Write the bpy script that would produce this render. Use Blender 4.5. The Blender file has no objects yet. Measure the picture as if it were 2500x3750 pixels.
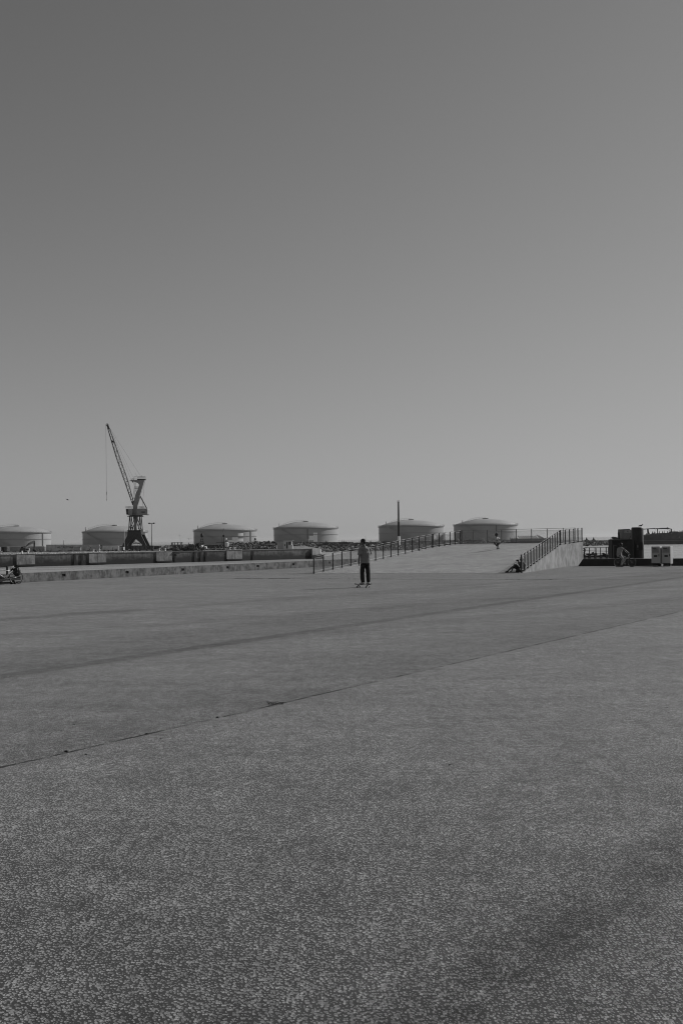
import bpy, bmesh, math, random
from mathutils import Vector, Matrix, noise as mnoise
R = math.radians
random.seed(7)
SC = bpy.context.scene
COL = SC.collection

# ------------------------------------------------------------------ camera
F, CAMH, ROLL, HOR = 3646.0, 1.9, 0.012, 101.0
cam_d = bpy.data.cameras.new('camera')
cam = bpy.data.objects.new('camera', cam_d); COL.objects.link(cam)
cam.location = (0, 0, CAMH)
cam.matrix_world = Matrix.Translation((0, 0, CAMH)) @ Matrix.Rotation(R(90), 4, 'X') @ Matrix.Rotation(-ROLL, 4, 'Z')
cam_d.sensor_fit = 'VERTICAL'; cam_d.sensor_height = 36; cam_d.lens = 35 * F / 3645.8
cam_d.shift_y = HOR / 3750
cam_d.clip_start = 0.1; cam_d.clip_end = 60000
SC.camera = cam

def P(px, py, D):
    """a point D metres ahead of the camera, seen at px, py of the 2500 x 3750 photograph"""
    a, b = px - 1250, 1875 + HOR - py
    u = a * math.cos(ROLL) + b * math.sin(ROLL); v = -a * math.sin(ROLL) + b * math.cos(ROLL)
    return Vector((u * D / F, D, CAMH + v * D / F))
def G(px, py, z=0.0):
    a, b = px - 1250, 1875 + HOR - py
    v = -a * math.sin(ROLL) + b * math.cos(ROLL)
    return P(px, py, (z - CAMH) * F / v)

# ------------------------------------------------------------------ sky, sun, exposure
SUN_EL, SUN_AZ = R(31), R(27)          # azimuth from +X towards +Y
sd = Vector((math.cos(SUN_AZ) * math.cos(SUN_EL), math.sin(SUN_AZ) * math.cos(SUN_EL), math.sin(SUN_EL)))
W = bpy.data.worlds.new('World'); SC.world = W; W.use_nodes = True
wn, wl = W.node_tree.nodes, W.node_tree.links
wn.clear()
sky = wn.new('ShaderNodeTexSky'); sky.sky_type = 'NISHITA'; sky.sun_disc = False
sky.sun_elevation = SUN_EL; sky.sun_rotation = R(90) - SUN_AZ
sky.air_density = 1.0; sky.dust_density = 0.3; sky.ozone_density = 1.0; sky.altitude = 0
sep = wn.new('ShaderNodeSeparateColor'); wl.new(sky.outputs[0], sep.inputs[0])
def wm(op, a, b):
    n = wn.new('ShaderNodeMath'); n.operation = op
    for i, s in enumerate((a, b)):
        if isinstance(s, (int, float)): n.inputs[i].default_value = s
        else: wl.new(s, n.inputs[i])
    return n.outputs[0]
grey = wm('ADD', wm('MULTIPLY', sep.outputs[0], 0.30), wm('ADD', wm('MULTIPLY', sep.outputs[1], 0.35), wm('MULTIPLY', sep.outputs[2], 0.35)))
bg = wn.new('ShaderNodeBackground'); bg.inputs[1].default_value = 0.092
# film curve of the sky: contrast up low down, shoulder near the sun side
film = wm('MULTIPLY', wm('SUBTRACT', 1.0, wm('EXPONENT', wm('MULTIPLY', wm('POWER', grey, 1.4), -0.1), 0.0)), 5.0)
wl.new(film, bg.inputs[0])
wo = wn.new('ShaderNodeOutputWorld'); wl.new(bg.outputs[0], wo.inputs[0])
sl = bpy.data.lights.new('sun', 'SUN'); sl.energy = 3.4; sl.angle = R(0.53); sl.color = (1, 1, 1)
so = bpy.data.objects.new('sun', sl); COL.objects.link(so)
so.rotation_euler = sd.to_track_quat('Z', 'Y').to_euler(); so.location = (60, 40, 60)
SC.view_settings.view_transform = 'Standard'; SC.view_settings.look = 'None'
SC.view_settings.gamma = 1; SC.view_settings.exposure = 0.0
SC.view_settings.use_curve_mapping = False
SC.cycles.filter_width = 1.05

# ------------------------------------------------------------------ materials (all grey: a black and white photograph)
class NT:
    def __init__(s, name):
        s.m = bpy.data.materials.new(name); s.m.use_nodes = True
        s.t = s.m.node_tree; s.n = s.t.nodes; s.l = s.t.links
        s.b = s.n['Principled BSDF']
        s.tc = s.n.new('ShaderNodeTexCoord')
    def put(s, inp, v):
        if isinstance(v, bpy.types.NodeSocket): s.l.new(v, inp)
        else: inp.default_value = v
    def math(s, op, a, b=0.0, c=None, clamp=False):
        n = s.n.new('ShaderNodeMath'); n.operation = op; n.use_clamp = clamp
        s.put(n.inputs[0], a); s.put(n.inputs[1], b)
        if c is not None: s.put(n.inputs[2], c)
        return n.outputs[0]
    def coords(s, scale=(1, 1, 1), kind='Object'):
        n = s.n.new('ShaderNodeMapping'); n.inputs['Scale'].default_value = scale
        s.l.new(s.tc.outputs[kind], n.inputs[0]); return n.outputs[0]
    def noise(s, co, scale, detail=4, rough=0.55):
        n = s.n.new('ShaderNodeTexNoise'); n.inputs['Scale'].default_value = scale
        n.inputs['Detail'].default_value = detail; n.inputs['Roughness'].default_value = rough
        s.l.new(co, n.inputs['Vector']); return n.outputs['Fac']
    def ramp(s, v, a, b, lo=0.0, hi=1.0):
        n = s.n.new('ShaderNodeMapRange'); n.interpolation_type = 'SMOOTHSTEP'
        s.put(n.inputs[0], v); n.inputs[1].default_value = a; n.inputs[2].default_value = b
        s.put(n.inputs[3], lo); s.put(n.inputs[4], hi); return n.outputs[0]
    def grey(s, v): s.l.new(v, s.b.inputs['Base Color'])
    def bump(s, v, strength, dist):
        n = s.n.new('ShaderNodeBump'); n.inputs['Strength'].default_value = strength; n.inputs['Distance'].default_value = dist
        s.l.new(v, n.inputs['Height']); s.l.new(n.outputs[0], s.b.inputs['Normal'])
_mc = {}
def M(name, v, rough=0.7, var=0.2, scale=3.0, stretch=(1, 1, 1), bump=0.0, metal=0.0, spec=0.4):
    if name in _mc: return _mc[name]
    t = NT(name); co = t.coords(stretch)
    n = t.noise(co, scale, 6, 0.6)
    n2 = t.noise(co, scale * 7.3, 3, 0.6)
    k = t.math('ADD', t.math('MULTIPLY', n, 0.7), t.math('MULTIPLY', n2, 0.3))
    t.grey(t.ramp(k, 0.3, 0.7, v * (1 - var), v * (1 + var)))
    t.b.inputs['Roughness'].default_value = rough; t.b.inputs['Metallic'].default_value = metal
    t.b.inputs['Specular IOR Level'].default_value = spec
    if bump: t.bump(k, 0.6, bump)
    _mc[name] = t.m; return t.m

# ------------------------------------------------------------------ mesh builder
class MB:
    def __init__(s): s.v = []; s.f = []; s.mi = []
    def add(s, vs, fs, mi=0):
        o = len(s.v); s.v += [Vector(v) for v in vs]
        for f in fs: s.f.append(tuple(i + o for i in f)); s.mi.append(mi)
        return s
    def box(s, c, size, rz=0.0, mi=0, rot=None):
        c = Vector(c); hx, hy, hz = size[0] / 2, size[1] / 2, size[2] / 2
        m = rot if rot is not None else Matrix.Rotation(rz, 3, 'Z')
        vs = [c + m @ Vector((x * hx, y * hy, z * hz)) for x in (-1, 1) for y in (-1, 1) for z in (-1, 1)]
        return s.add(vs, [(0, 1, 3, 2), (4, 6, 7, 5), (0, 4, 5, 1), (2, 3, 7, 6), (0, 2, 6, 4), (1, 5, 7, 3)], mi)
    def beam(s, a, b, w, h=None, up=(0, 0, 1), mi=0):
        a, b = Vector(a), Vector(b); h = h or w; d = (b - a)
        if d.length < 1e-6: return s
        d.normalize(); u = Vector(up)
        if abs(d.dot(u)) > 0.98: u = Vector((0, 1, 0))
        x = d.cross(u).normalized(); y = x.cross(d).normalized()
        vs = [p + x * i * w / 2 + y * j * h / 2 for p in (a, b) for i, j in ((-1, -1), (1, -1), (1, 1), (-1, 1))]
        return s.add(vs, [(0, 1, 2, 3), (7, 6, 5, 4), (0, 4, 5, 1), (1, 5, 6, 2), (2, 6, 7, 3), (3, 7, 4, 0)], mi)
    def loft(s, pts, rad, n=10, mi=0, closed=False):
        """tube along points; rad = radius or (rx, ry) per point (rx sideways, ry along the second axis)"""
        pts = [Vector(p) for p in pts]; k = len(pts); rings = []
        prev = None
        for i, p in enumerate(pts):
            if closed: d = pts[(i + 1) % k] - pts[i - 1]
            else: d = pts[min(i + 1, k - 1)] - pts[max(i - 1, 0)]
            d.normalize()
            if prev is None:
                u = Vector((1, 0, 0)) if abs(d.x) < 0.8 else Vector((0, 1, 0))
            else: u = prev
            x = (u - d * u.dot(d)).normalized(); y = d.cross(x); prev = x
            r = rad[i] if isinstance(rad, (list, tuple)) else rad
            rx, ry = r if isinstance(r, (list, tuple)) else (r, r)
            rings.append([p + x * rx * math.cos(t) + y * ry * math.sin(t) for t in (2 * math.pi * j / n for j in range(n))])
        vs = [v for r_ in rings for v in r_]; fs = []
        for i in range(k if closed else k - 1):
            a, b = i * n, ((i + 1) % k) * n
            for j in range(n): fs.append((a + j, a + (j + 1) % n, b + (j + 1) % n, b + j))
        if not closed:
            fs.append(tuple(reversed(range(n)))); fs.append(tuple((k - 1) * n + j for j in range(n)))
        return s.add(vs, fs, mi)
    def tube(s, a, b, r, r2=None, n=8, mi=0): return s.loft([a, b], [r, r if r2 is None else r2], n, mi)
    def ell(s, c, r, rot=None, n=12, m=8, mi=0):
        c = Vector(c); rot = rot or Matrix.Identity(3); vs = []; fs = []
        for i in range(1, m):
            a = math.pi * i / m
            for j in range(n):
                b = 2 * math.pi * j / n
                vs.append(c + rot @ Vector((r[0] * math.sin(a) * math.cos(b), r[1] * math.sin(a) * math.sin(b), r[2] * math.cos(a))))
        top = len(vs); vs.append(c + rot @ Vector((0, 0, r[2]))); vs.append(c - rot @ Vector((0, 0, r[2])))
        for i in range(m - 2):
            for j in range(n): fs.append((i * n + j, (i + 1) * n + j, (i + 1) * n + (j + 1) % n, i * n + (j + 1) % n))
        for j in range(n):
            fs.append((top, j, (j + 1) % n)); fs.append((top + 1, (m - 2) * n + (j + 1) % n, (m - 2) * n + j))
        return s.add(vs, fs, mi)
    def prism(s, poly, off, mi=0):
        """poly: list of 3-D points (planar), extruded by vector off"""
        off = Vector(off); n = len(poly)
        vs = [Vector(p) for p in poly] + [Vector(p) + off for p in poly]
        fs = [tuple(range(n)), tuple(reversed(range(n, 2 * n)))] + [(i, i + n, (i + 1) % n + n, (i + 1) % n) for i in range(n)]
        return s.add(vs, fs, mi)
    def lathe(s, c, prof, n=32, mi=0):
        c = Vector(c); vs = []; fs = []
        for r, z in prof:
            for j in range(n):
                t = 2 * math.pi * j / n; vs.append(c + Vector((r * math.cos(t), r * math.sin(t), z)))
        for i in range(len(prof) - 1):
            for j in range(n): fs.append((i * n + j, i * n + (j + 1) % n, (i + 1) * n + (j + 1) % n, (i + 1) * n + j))
        fs.append(tuple(reversed(range(n)))); fs.append(tuple((len(prof) - 1) * n + j for j in range(n)))
        return s.add(vs, fs, mi)
    def ring(s, c, ax, R0, r, n=32, m=8, mi=0):
        c = Vector(c); ax = Vector(ax).normalized(); u = ax.orthogonal().normalized(); w = ax.cross(u)
        return s.loft([c + u * R0 * math.cos(t) + w * R0 * math.sin(t) for t in (2 * math.pi * j / n for j in range(n))], r, m, mi, closed=True)
    def build(s, name, mats, parent=None, smooth=False, bevel=0.0, remesh=0.0, fix=True):
        me = bpy.data.meshes.new(name); me.from_pydata(s.v, [], s.f)
        if not isinstance(mats, (list, tuple)): mats = [mats]
        for m in mats: me.materials.append(m)
        if len(mats) > 1: me.polygons.foreach_set('material_index', s.mi)
        if fix:
            bm = bmesh.new(); bm.from_mesh(me); bmesh.ops.recalc_face_normals(bm, faces=bm.faces); bm.to_mesh(me); bm.free()
        if smooth: me.polygons.foreach_set('use_smooth', [True] * len(me.polygons))
        me.update()
        o = bpy.data.objects.new(name, me); COL.objects.link(o)
        if parent is not None: o.parent = parent
        if bevel:
            b = o.modifiers.new('bevel', 'BEVEL'); b.width = bevel; b.segments = 2; b.limit_method = 'ANGLE'
        if remesh:
            r = o.modifiers.new('remesh', 'REMESH'); r.mode = 'VOXEL'; r.voxel_size = remesh; r.use_smooth_shade = True
            q = o.modifiers.new('smooth', 'SMOOTH'); q.factor = 0.5; q.iterations = 4
        return o
def tag(o, label, cat, group=None):
    o['label'] = label; o['category'] = cat
    if group: o['group'] = group
    return o
def thing(name, label, cat, loc=(0, 0, 0), rz=0.0, group=None):
    o = bpy.data.objects.new(name, None); COL.objects.link(o); o.location = loc; o.rotation_euler = (0, 0, rz)
    o.empty_display_size = 0.2
    return tag(o, label, cat, group)
def struct(o, kind='structure'): o['kind'] = kind; return o
def V(*a): return Vector(a)
def lerp(a, b, t): return a + (b - a) * t

def acc(o):
    m = Matrix.Identity(4)
    while o is not None:
        m = Matrix.Translation(o.location) @ Matrix.Rotation(o.rotation_euler.z, 4, 'Z') @ m; o = o.parent
    return m
def wb(mb, name, mats, parent, **k):
    """build a part from vertices given in world coordinates"""
    inv = acc(parent).inverted(); mb.v = [inv @ v for v in mb.v]
    return mb.build(name, mats, parent, **k)
def part(name, mats, parent, fn, **k):
    mb = MB(); fn(mb); return mb.build(name, mats, parent, **k)

# ================================================================== MATERIALS OF THE SETTING
def ground_mat(name='exposed_aggregate', K=0.25, sheen=0.48, gk=0.16):
    t = NT(name); co = t.coords(); t.b.inputs['Roughness'].default_value = 0.62
    t.b.inputs['Specular IOR Level'].default_value = 0.5
    t.b.inputs['Sheen Weight'].default_value = sheen; t.b.inputs['Sheen Roughness'].default_value = 0.45
    warp = t.n.new('ShaderNodeVectorMath'); warp.operation = 'MULTIPLY_ADD'
    nw = t.n.new('ShaderNodeTexNoise'); nw.inputs['Scale'].default_value = 38; nw.inputs['Detail'].default_value = 2
    t.l.new(co, nw.inputs['Vector']); t.l.new(nw.outputs['Color'], warp.inputs[0])
    warp.inputs[1].default_value = (0.010, 0.010, 0.0); t.l.new(t.coords((1, 0.68, 1)), warp.inputs[2])
    vo = t.n.new('ShaderNodeTexVoronoi'); vo.voronoi_dimensions = '2D'; vo.feature = 'F1'
    vo.inputs['Scale'].default_value = 76; t.l.new(warp.outputs[0], vo.inputs['Vector'])
    cs = t.n.new('ShaderNodeSeparateColor'); t.l.new(vo.outputs['Color'], cs.inputs[0])
    big = t.noise(co, 1.6, 5, 0.6); big2 = t.noise(co, 0.35, 5, 0.6); fine = t.noise(co, 160, 3, 0.6)
    # pebble size differs per stone and with the patch of ground
    clump = t.noise(co, 17, 3, 0.6)      # stones lie in clumps a hand wide
    size = t.math('ADD', t.math('MULTIPLY', cs.outputs[0], 0.40), t.math('ADD', t.ramp(big, 0.3, 0.7, 0.05, 0.15), t.ramp(clump, 0.3, 0.7, -0.06, 0.16)))
    mask = t.ramp(t.math('SUBTRACT', size, vo.outputs['Distance']), -0.12, 0.12)
    stone = t.math('ADD', t.math('MULTIPLY', t.math('POWER', cs.outputs[1], 2.4), 1.0), 0.15)
    stone = t.math('MULTIPLY', stone, t.ramp(fine, 0.3, 0.7, 0.75, 1.2))
    matrix = t.ramp(fine, 0.3, 0.7, 0.015, 0.045)
    grit = t.noise(t.coords((1, .6, 1)), 5.5, 6, 0.75)
    mix = t.n.new('ShaderNodeMix'); t.put(mix.inputs[0], mask); t.put(mix.inputs[2], matrix); t.put(mix.inputs[3], stone)
    val = mix.outputs[0]
    lines = []
    sx = t.n.new('ShaderNodeSeparateXYZ'); t.l.new(co, sx.inputs[0])
    def dist(p, q, wob=0.03):
        d = (q - p); d.normalize(); nx, ny = -d.y, d.x
        c = -(nx * p.x + ny * p.y)
        a = t.math('ADD', t.math('MULTIPLY', sx.outputs[0], nx), t.math('MULTIPLY', sx.outputs[1], ny))
        a = t.math('ADD', a, c)
        w = t.math('MULTIPLY', t.math('SUBTRACT', t.noise(co, 1.1, 5, 0.7), 0.5), wob * 2)
        return t.math('ADD', a, w)                # signed: + is away from the camera for these lines
    # (two pixels on the line, dark width, smooth band width, strength)
    L1 = dist(G(0, 2813), G(2487, 2240), 0.05); L2 = dist(G(0, 2484), G(1977, 2192), 0.08)
    L3 = dist(G(860, 2118.5), G(2140, 2123), 0.05); L4 = dist(G(1149, 2101), G(1905, 2099), 0.02)
    L5 = dist(G(620, 2224), G(2100, 2115), 0.25); L6 = dist(G(0, 2270), G(1250, 2185), 0.3); L7 = dist(G(1400, 2300), G(2500, 2190), 0.4)
    br = t.noise(co, 2.3, 4, 0.7); br2 = t.noise(co, 0.5, 3, 0.6)
    def band(L, lo, hi, soft, k, brk=None):
        a = t.math('MULTIPLY', t.ramp(L, lo - soft, lo, 0, 1), t.ramp(L, hi, hi + soft, 1, 0))
        if brk is not None: a = t.math('MULTIPLY', a, brk)
        return t.math('MULTIPLY', a, k)
    def darken(v, m): return t.math('MULTIPLY', v, t.math('SUBTRACT', 1.0, m))
    def toward(v, m, target):
        x = t.n.new('ShaderNodeMix'); t.put(x.inputs[0], m); t.put(x.inputs[2], v); x.inputs[3].default_value = target; return x.outputs[0]
    L8 = dist(G(2500, 3090), G(1450, 3800), 0.10); L9 = dist(G(1500, 2220), G(2500, 2145), 0.5)
    val = toward(val, band(L1, -0.17, -0.02, 0.04, 0.75), 0.115)         # smooth strip beside the joint
    d = t.math('SUBTRACT', 1.0, band(L1, -0.012, 0.014, 0.02, 0.8, t.math('MULTIPLY', t.ramp(br, 0.40, 0.54, 0.12, 1), t.ramp(grit, 0.35, 0.55, 0.3, 1))))
    d = darken(d, t.math('MULTIPLY', t.ramp(L1, 0.0, 3.2, 0.20, 0.04), t.ramp(L1, -0.01, 0.0)))
    d = darken(d, band(L2, 0.0, 0.30, 0.12, 0.26, t.ramp(br2, 0.2, 0.5, 0.5, 1)))
    d = darken(d, band(L2, 0.4, 2.2, 1.4, 0.16))
    d = darken(d, band(L3, -0.05, 0.06, 0.05, 0.9, t.ramp(br2, 0.50, 0.56)))
    d = darken(d, band(L3, -0.05, 0.05, 0.04, 0.5))
    d = darken(d, band(L4, -0.05, 0.08, 0.05, 0.6, t.ramp(br, 0.3, 0.6)))
    d = darken(d, band(L8, -0.04, 0.08, 0.28, 0.36, t.ramp(t.noise(co, 2.6, 5, 0.7), 0.35, 0.6, 0.25, 1)))
    for L in (L5, L6, L7, L9): d = darken(d, band(L, -0.12, 0.3, 0.5, 0.16, t.ramp(br2, 0.3, 0.55)))
    # tone of the slabs, and dirt drawn out across the fall of the ground
    st = t.noise(t.coords((0.10, 0.9, 1)), 0.8, 7, 0.68); st2 = t.noise(t.coords((0.5, 2.2, 1)), 1.0, 6, 0.7)
    d = t.math('MULTIPLY', d, t.ramp(st, 0.3, 0.7, 0.93, 1.06)); d = t.math('MULTIPLY', d, t.ramp(st2, 0.3, 0.7, 0.93, 1.06))
    d = t.math('MULTIPLY', d, t.ramp(big2, 0.25, 0.75, 0.91, 1.08))
    d = t.math('MULTIPLY', d, t.ramp(grit, 0.33, 0.67, 1 - gk, 1 + gk))
    t.grey(t.math('MULTIPLY', t.math('MULTIPLY', val, d), K))
    t.put(t.b.inputs['Sheen Weight'], t.math('MULTIPLY', t.math('MULTIPLY', d, sheen), t.math('ADD', t.math('MULTIPLY', mask, 0.8), 0.45)))
    t.put(t.b.inputs['Specular IOR Level'], t.math('MULTIPLY', d, 0.45))
    t.bump(t.math('ADD', mask, t.math('MULTIPLY', fine, 0.3)), 0.55, 0.004)
    return t.m
def water_mat():
    t = NT('harbour_water'); co = t.coords((1, 1.0, 1))
    t.b.inputs['Base Color'].default_value = (0.05, 0.05, 0.05, 1); t.b.inputs['Roughness'].default_value = 0.22
    t.b.inputs['IOR'].default_value = 1.33
    a = t.noise(t.coords((0.6, 1.6, 1)), 0.9, 5, 0.6); b = t.noise(co, 0.12, 3, 0.5)
    t.grey(t.ramp(t.noise(t.coords((0.02, 0.10, 1)), 1.0, 4, 0.6), 0.3, 0.7, 0.30, 0.42))
    t.bump(t.math('ADD', a, t.math('MULTIPLY', b, 2.0)), 0.9, 0.30)
    return t.m
def concrete_mat(name, v, top=0.0, streak=0.35, scale=1.0, light=0.0):
    t = NT(name); st = t.noise(t.coords((3.5, 3.5, 0.9)), 1.1 * scale, 6, 0.7); bl = t.noise(t.coords(), 1.3 * scale, 6, 0.65)
    sp = t.noise(t.coords((1, 1, 0.4)), 9 * scale, 4, 0.7)
    k = t.math('ADD', t.math('MULTIPLY', st, 0.3), t.math('ADD', t.math('MULTIPLY', bl, 0.5), t.math('MULTIPLY', sp, 0.2)))
    t.grey(t.ramp(k, 0.40, 0.60, v * (1 - streak), v * (1 + streak)))
    t.b.inputs['Roughness'].default_value = 0.85; t.b.inputs['Specular IOR Level'].default_value = 0.25
    t.bump(k, 0.5, 0.02); return t.m
def quay_mat():
    t = NT('stained_quay_wall'); sx = t.n.new('ShaderNodeSeparateXYZ'); t.l.new(t.coords(), sx.inputs[0])
    n = t.noise(t.coords((.7, .7, 1.4)), 0.35, 7, 0.7); st = t.noise(t.coords((2.5, 2.5, 0.5)), 0.8, 5, 0.7)
    lvl = t.math('ADD', sx.outputs[2], t.math('MULTIPLY', t.math('SUBTRACT', n, 0.5), 4.0))
    wet = t.ramp(lvl, .7, 2.9)                # weed and tide stain below, dry concrete above
    dry = t.ramp(t.math('ADD', t.math('MULTIPLY', st, 0.6), t.math('MULTIPLY', n, 0.4)), 0.35, 0.66, 0.045, 0.17)
    x = t.n.new('ShaderNodeMix'); t.put(x.inputs[0], wet); x.inputs[2].default_value = 0.012; t.put(x.inputs[3], dry)
    t.grey(x.outputs[0]); t.b.inputs['Roughness'].default_value = 0.8; return t.m
def land_mat():
    t = NT('rubble_ground'); co = t.coords(); vo = t.n.new('ShaderNodeTexVoronoi'); vo.inputs['Scale'].default_value = 0.9
    t.l.new(co, vo.inputs['Vector']); c = t.n.new('ShaderNodeSeparateColor'); t.l.new(vo.outputs['Color'], c.inputs[0])
    t.grey(t.math('ADD', t.math('MULTIPLY', t.math('POWER', c.outputs[0], 3.0), 0.35), 0.12)); t.b.inputs['Roughness'].default_value = 0.9
    return t.m
MG = ground_mat(); MR = ground_mat('ramp_aggregate', 0.98, 0.46, 0.05); MW = water_mat()
M_low = concrete_mat('weathered_concrete', 0.12, streak=0.5, scale=1.8)
M_ramp_side = concrete_mat('ramp_concrete', 0.245, streak=0.30)
M_panel = concrete_mat('quay_panel_concrete', 0.23, streak=0.35, scale=0.35)
M_quay = quay_mat(); M_land = land_mat()
M_dark = M('dark_barrier_steel', 0.022, 0.6, 0.3, 1.5)
M_post = M('dark_painted_steel', 0.045, 0.5, 0.2, 4)
M_galv = M('galvanised_steel', 0.30, 0.45, 0.2, 8, metal=0.3)
M_railg = M('weathered_rail', .24, .6, .2, 8)
M_black = M('black', 0.010, 0.6, 0.2, 4)
M_white = M('white_paint', 0.72, 0.5, 0.1, 2)
M_lgrey = M('light_grey_paint', 0.40, 0.5, 0.15, 2)
M_mgrey = M('mid_grey_paint', 0.16, 0.6, 0.2, 1.5)
M_dgrey = M('dark_grey_paint', 0.055, 0.6, 0.25, 1.5)

# ================================================================== GROUND, RAMP, WATER, LAND
A_ = V(-1.55, 55.9, 0); B_ = G(1903, 2098.5); A_ = G(1149, 2101)
F_ = P(1581, 2006, 70.0); C_ = P(2043, 1999, 62.5); E_ = P(1685, 1991.5, 74.5); D_ = P(2125, 1986.5, 66.5)
WL0 = G(75, 2134); WL1 = G(1145, 2077); wd = (WL1 - WL0).normalized()
WE = WL0 + wd * 32.2                         # far end of the low wall
WS = WL0 - wd * 75
BL0 = G(2115, 2073.2); BL1 = G(2500, 2071.5); bd = (BL1 - BL0).normalized()
def sheet(name, poly, m, z=None, depth=0.0):
    mb = MB(); pts = [V(p[0], p[1], p[2] if z is None else z) for p in poly]
    if depth: mb.prism(pts, (0, 0, -depth))
    else: mb.add(pts, [tuple(range(len(pts)))])
    return mb.build(name, m)
o = sheet('plaza_ground', [WS, V(90, -20, 0), V(90, BL0.y - 8, 0), V(BL1.x + 4, BL1.y + 4.0, 0), V(BL0.x + 12, BL0.y + 2.5, 0), V(BL0.x + 3.2, 72, 0), V(17.5, 77.5, 0), V(WE.x + .4, 77.5, 0), WE + V(.25, .2, 0), WS + V(-.4, .2, 0)], MG, 0.0, 4.6)
struct(o)
mb = MB()
def patch(a, b, c, d, n, m, bend=0.0):
    vs = []; fs = []
    for j in range(m + 1):
        for i in range(n + 1):
            s_, t_ = i / n, j / m
            p = lerp(lerp(a, b, s_), lerp(d, c, s_), t_); p.z -= bend * math.sin(math.pi * t_); vs.append(p)
    for j in range(m):
        for i in range(n): fs.append((j * (n + 1) + i, j * (n + 1) + i + 1, (j + 1) * (n + 1) + i + 1, (j + 1) * (n + 1) + i))
    return vs, fs
e4 = V(0, 0, 0.004)
vs, fs = patch(A_ + e4, B_ + e4, C_, F_, 10, 14, 0.03); mb.add(vs, fs)
vs, fs = patch(F_, C_, D_, E_, 10, 5); mb.add(vs, fs)
o = mb.build('ramp', MR, fix=False); struct(o)
# concrete flanks of the ramp: top follows its edges, 12 cm thick
def flank(pts, zb, th, m, name, parent=None):
    mb = MB(); n = len(pts); off = []
    for i, p in enumerate(pts):
        d = (pts[min(i + 1, n - 1)] - pts[max(i - 1, 0)]); d.z = 0; d.normalize(); off.append(V(d.y, -d.x, 0) * th)
    vs = [];
    for p, q in zip(pts, off): vs += [p + q, p, V(p.x, p.y, zb), V(p.x + q.x, p.y + q.y, zb)]
    fs = []
    for i in range(n - 1):
        a, b = i * 4, (i + 1) * 4
        for k in range(4): fs.append((a + k, b + k, b + (k + 1) % 4, a + (k + 1) % 4))
    fs += [(0, 1, 2, 3), tuple(reversed(range((n - 1) * 4, n * 4)))]
    mb.add(vs, fs); return mb.build(name, m, parent)
up3 = V(0, 0, 0.045)
w = flank([B_ + up3 * .3, C_ + up3, D_ + up3], -0.2, 0.16, M_ramp_side, 'retaining_wall')
tag(w, 'pale streaky concrete flank wall rising along the right side of the ramp', 'wall')
w = flank([D_ + up3, E_ + up3, F_ + up3, A_ + up3 * .3], -0.2, 0.16, M_ramp_side, 'parapet_base')
tag(w, 'concrete edge strip under the left and back fences of the ramp', 'kerb')
o = sheet('water', [(-9000, -400), (9000, -400), (14000, 29000), (-14000, 29000)], MW, -4.0); struct(o)

# land beyond the basin
q0 = P(0, 2078, 1); ZQ = -1.05
def QW(px, py): return G(px, py, -4.0)
QA, QB = QW(0, 2078), QW(1158, 2045.5)
qd = (QB - QA).normalized(); qn = V(qd.y, -qd.x, 0)          # qn points at the basin
def Q(px, z=ZQ, out=0.0):
    """point on the quay face at photograph column px"""
    c = (px - 1250) / F
    # solve X = c*Y approx (roll ignored) along QA + s*qd
    s_ = (c * QA.y - QA.x) / (qd.x - c * qd.y); p = QA + qd * s_ + qn * out
    return V(p.x, p.y, z)
QL = QA - qd * 160
land_pts = [V(QL.x, QL.y, ZQ), V(QB.x, QB.y, ZQ), V(QB.x + 1.5, QB.y + 8, ZQ), V(-18, 490, ZQ), V(-6, 508, ZQ), V(24, 536, ZQ), V(68, 576, ZQ), V(112, 616, ZQ), V(152, 664, ZQ), V(190, 690, ZQ), V(200, 1010, ZQ), V(-420, 1010, ZQ), V(-420, 150, ZQ)]
o = sheet('land', land_pts, M_land, None, 3.6); struct(o)

qwall = thing('quay_wall', 'long dark tide-stained quay wall across the basin with pale repaired bays', 'quay', (QB.x, QB.y, -4))
mb = MB(); mb.prism([V(QL.x, QL.y, -4.5) + qn * .02, V(QL.x, QL.y, ZQ + .03) + qn * .02, V(QB.x, QB.y, ZQ + .03) + qn * .02, V(QB.x, QB.y, -4.5) + qn * .02], qn * 1.2)
wb(mb, 'wall', M_quay, qwall)
mb = MB(); mb.prism([V(QL.x, QL.y, ZQ + .034), V(QL.x, QL.y, ZQ + .22), V(QB.x, QB.y, ZQ + .22), V(QB.x, QB.y, ZQ + .034)], qn * 1.35)
wb(mb, 'coping', M('pale_coping', 0.11, 0.8, 0.35, 0.6), qwall)
for px0, px1 in ((53, 120), (317, 380), (563, 620), (820, 876)):
    a, b = Q(px0, 0, 1.222), Q(px1, 0, 1.222)
    for s0, s1 in ((0, .49), (.51, 1)):
        mb = MB(); u, v = lerp(a, b, s0), lerp(a, b, s1)
        mb.prism([V(u.x, u.y, -3.4), V(u.x, u.y, ZQ + .028), V(v.x, v.y, ZQ + .028), V(v.x, v.y, -3.4)], qn * .22)
        wb(mb, 'bay_panel', M_panel, qwall)
    mb = MB(); mb.prism([V(a.x, a.y, ZQ + .225), V(a.x, a.y, ZQ + .40), V(b.x, b.y, ZQ + .40), V(b.x, b.y, ZQ + .225)], qn * .3 - qn * .0)
    wb(mb, 'bay_edge', M_lgrey, qwall)
    mb = MB(); mb.prism([V(a.x, a.y, -3.75), V(a.x, a.y, -3.45), V(b.x, b.y, -3.75 + .3), V(b.x, b.y, -3.75)], qn * .5)
    wb(mb, 'fender_ledge', M_quay, qwall)
for px in (632, 704, 726, 745, 917, 292, 265):                 # upright fender timbers
    mb = MB(); a = Q(px, 0, 1.22); mb.box((a.x, a.y, -2.5), (.5, .4, 2.9), math.atan2(qd.y, qd.x)); wb(mb, 'fender_timber', M_black, qwall)
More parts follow.
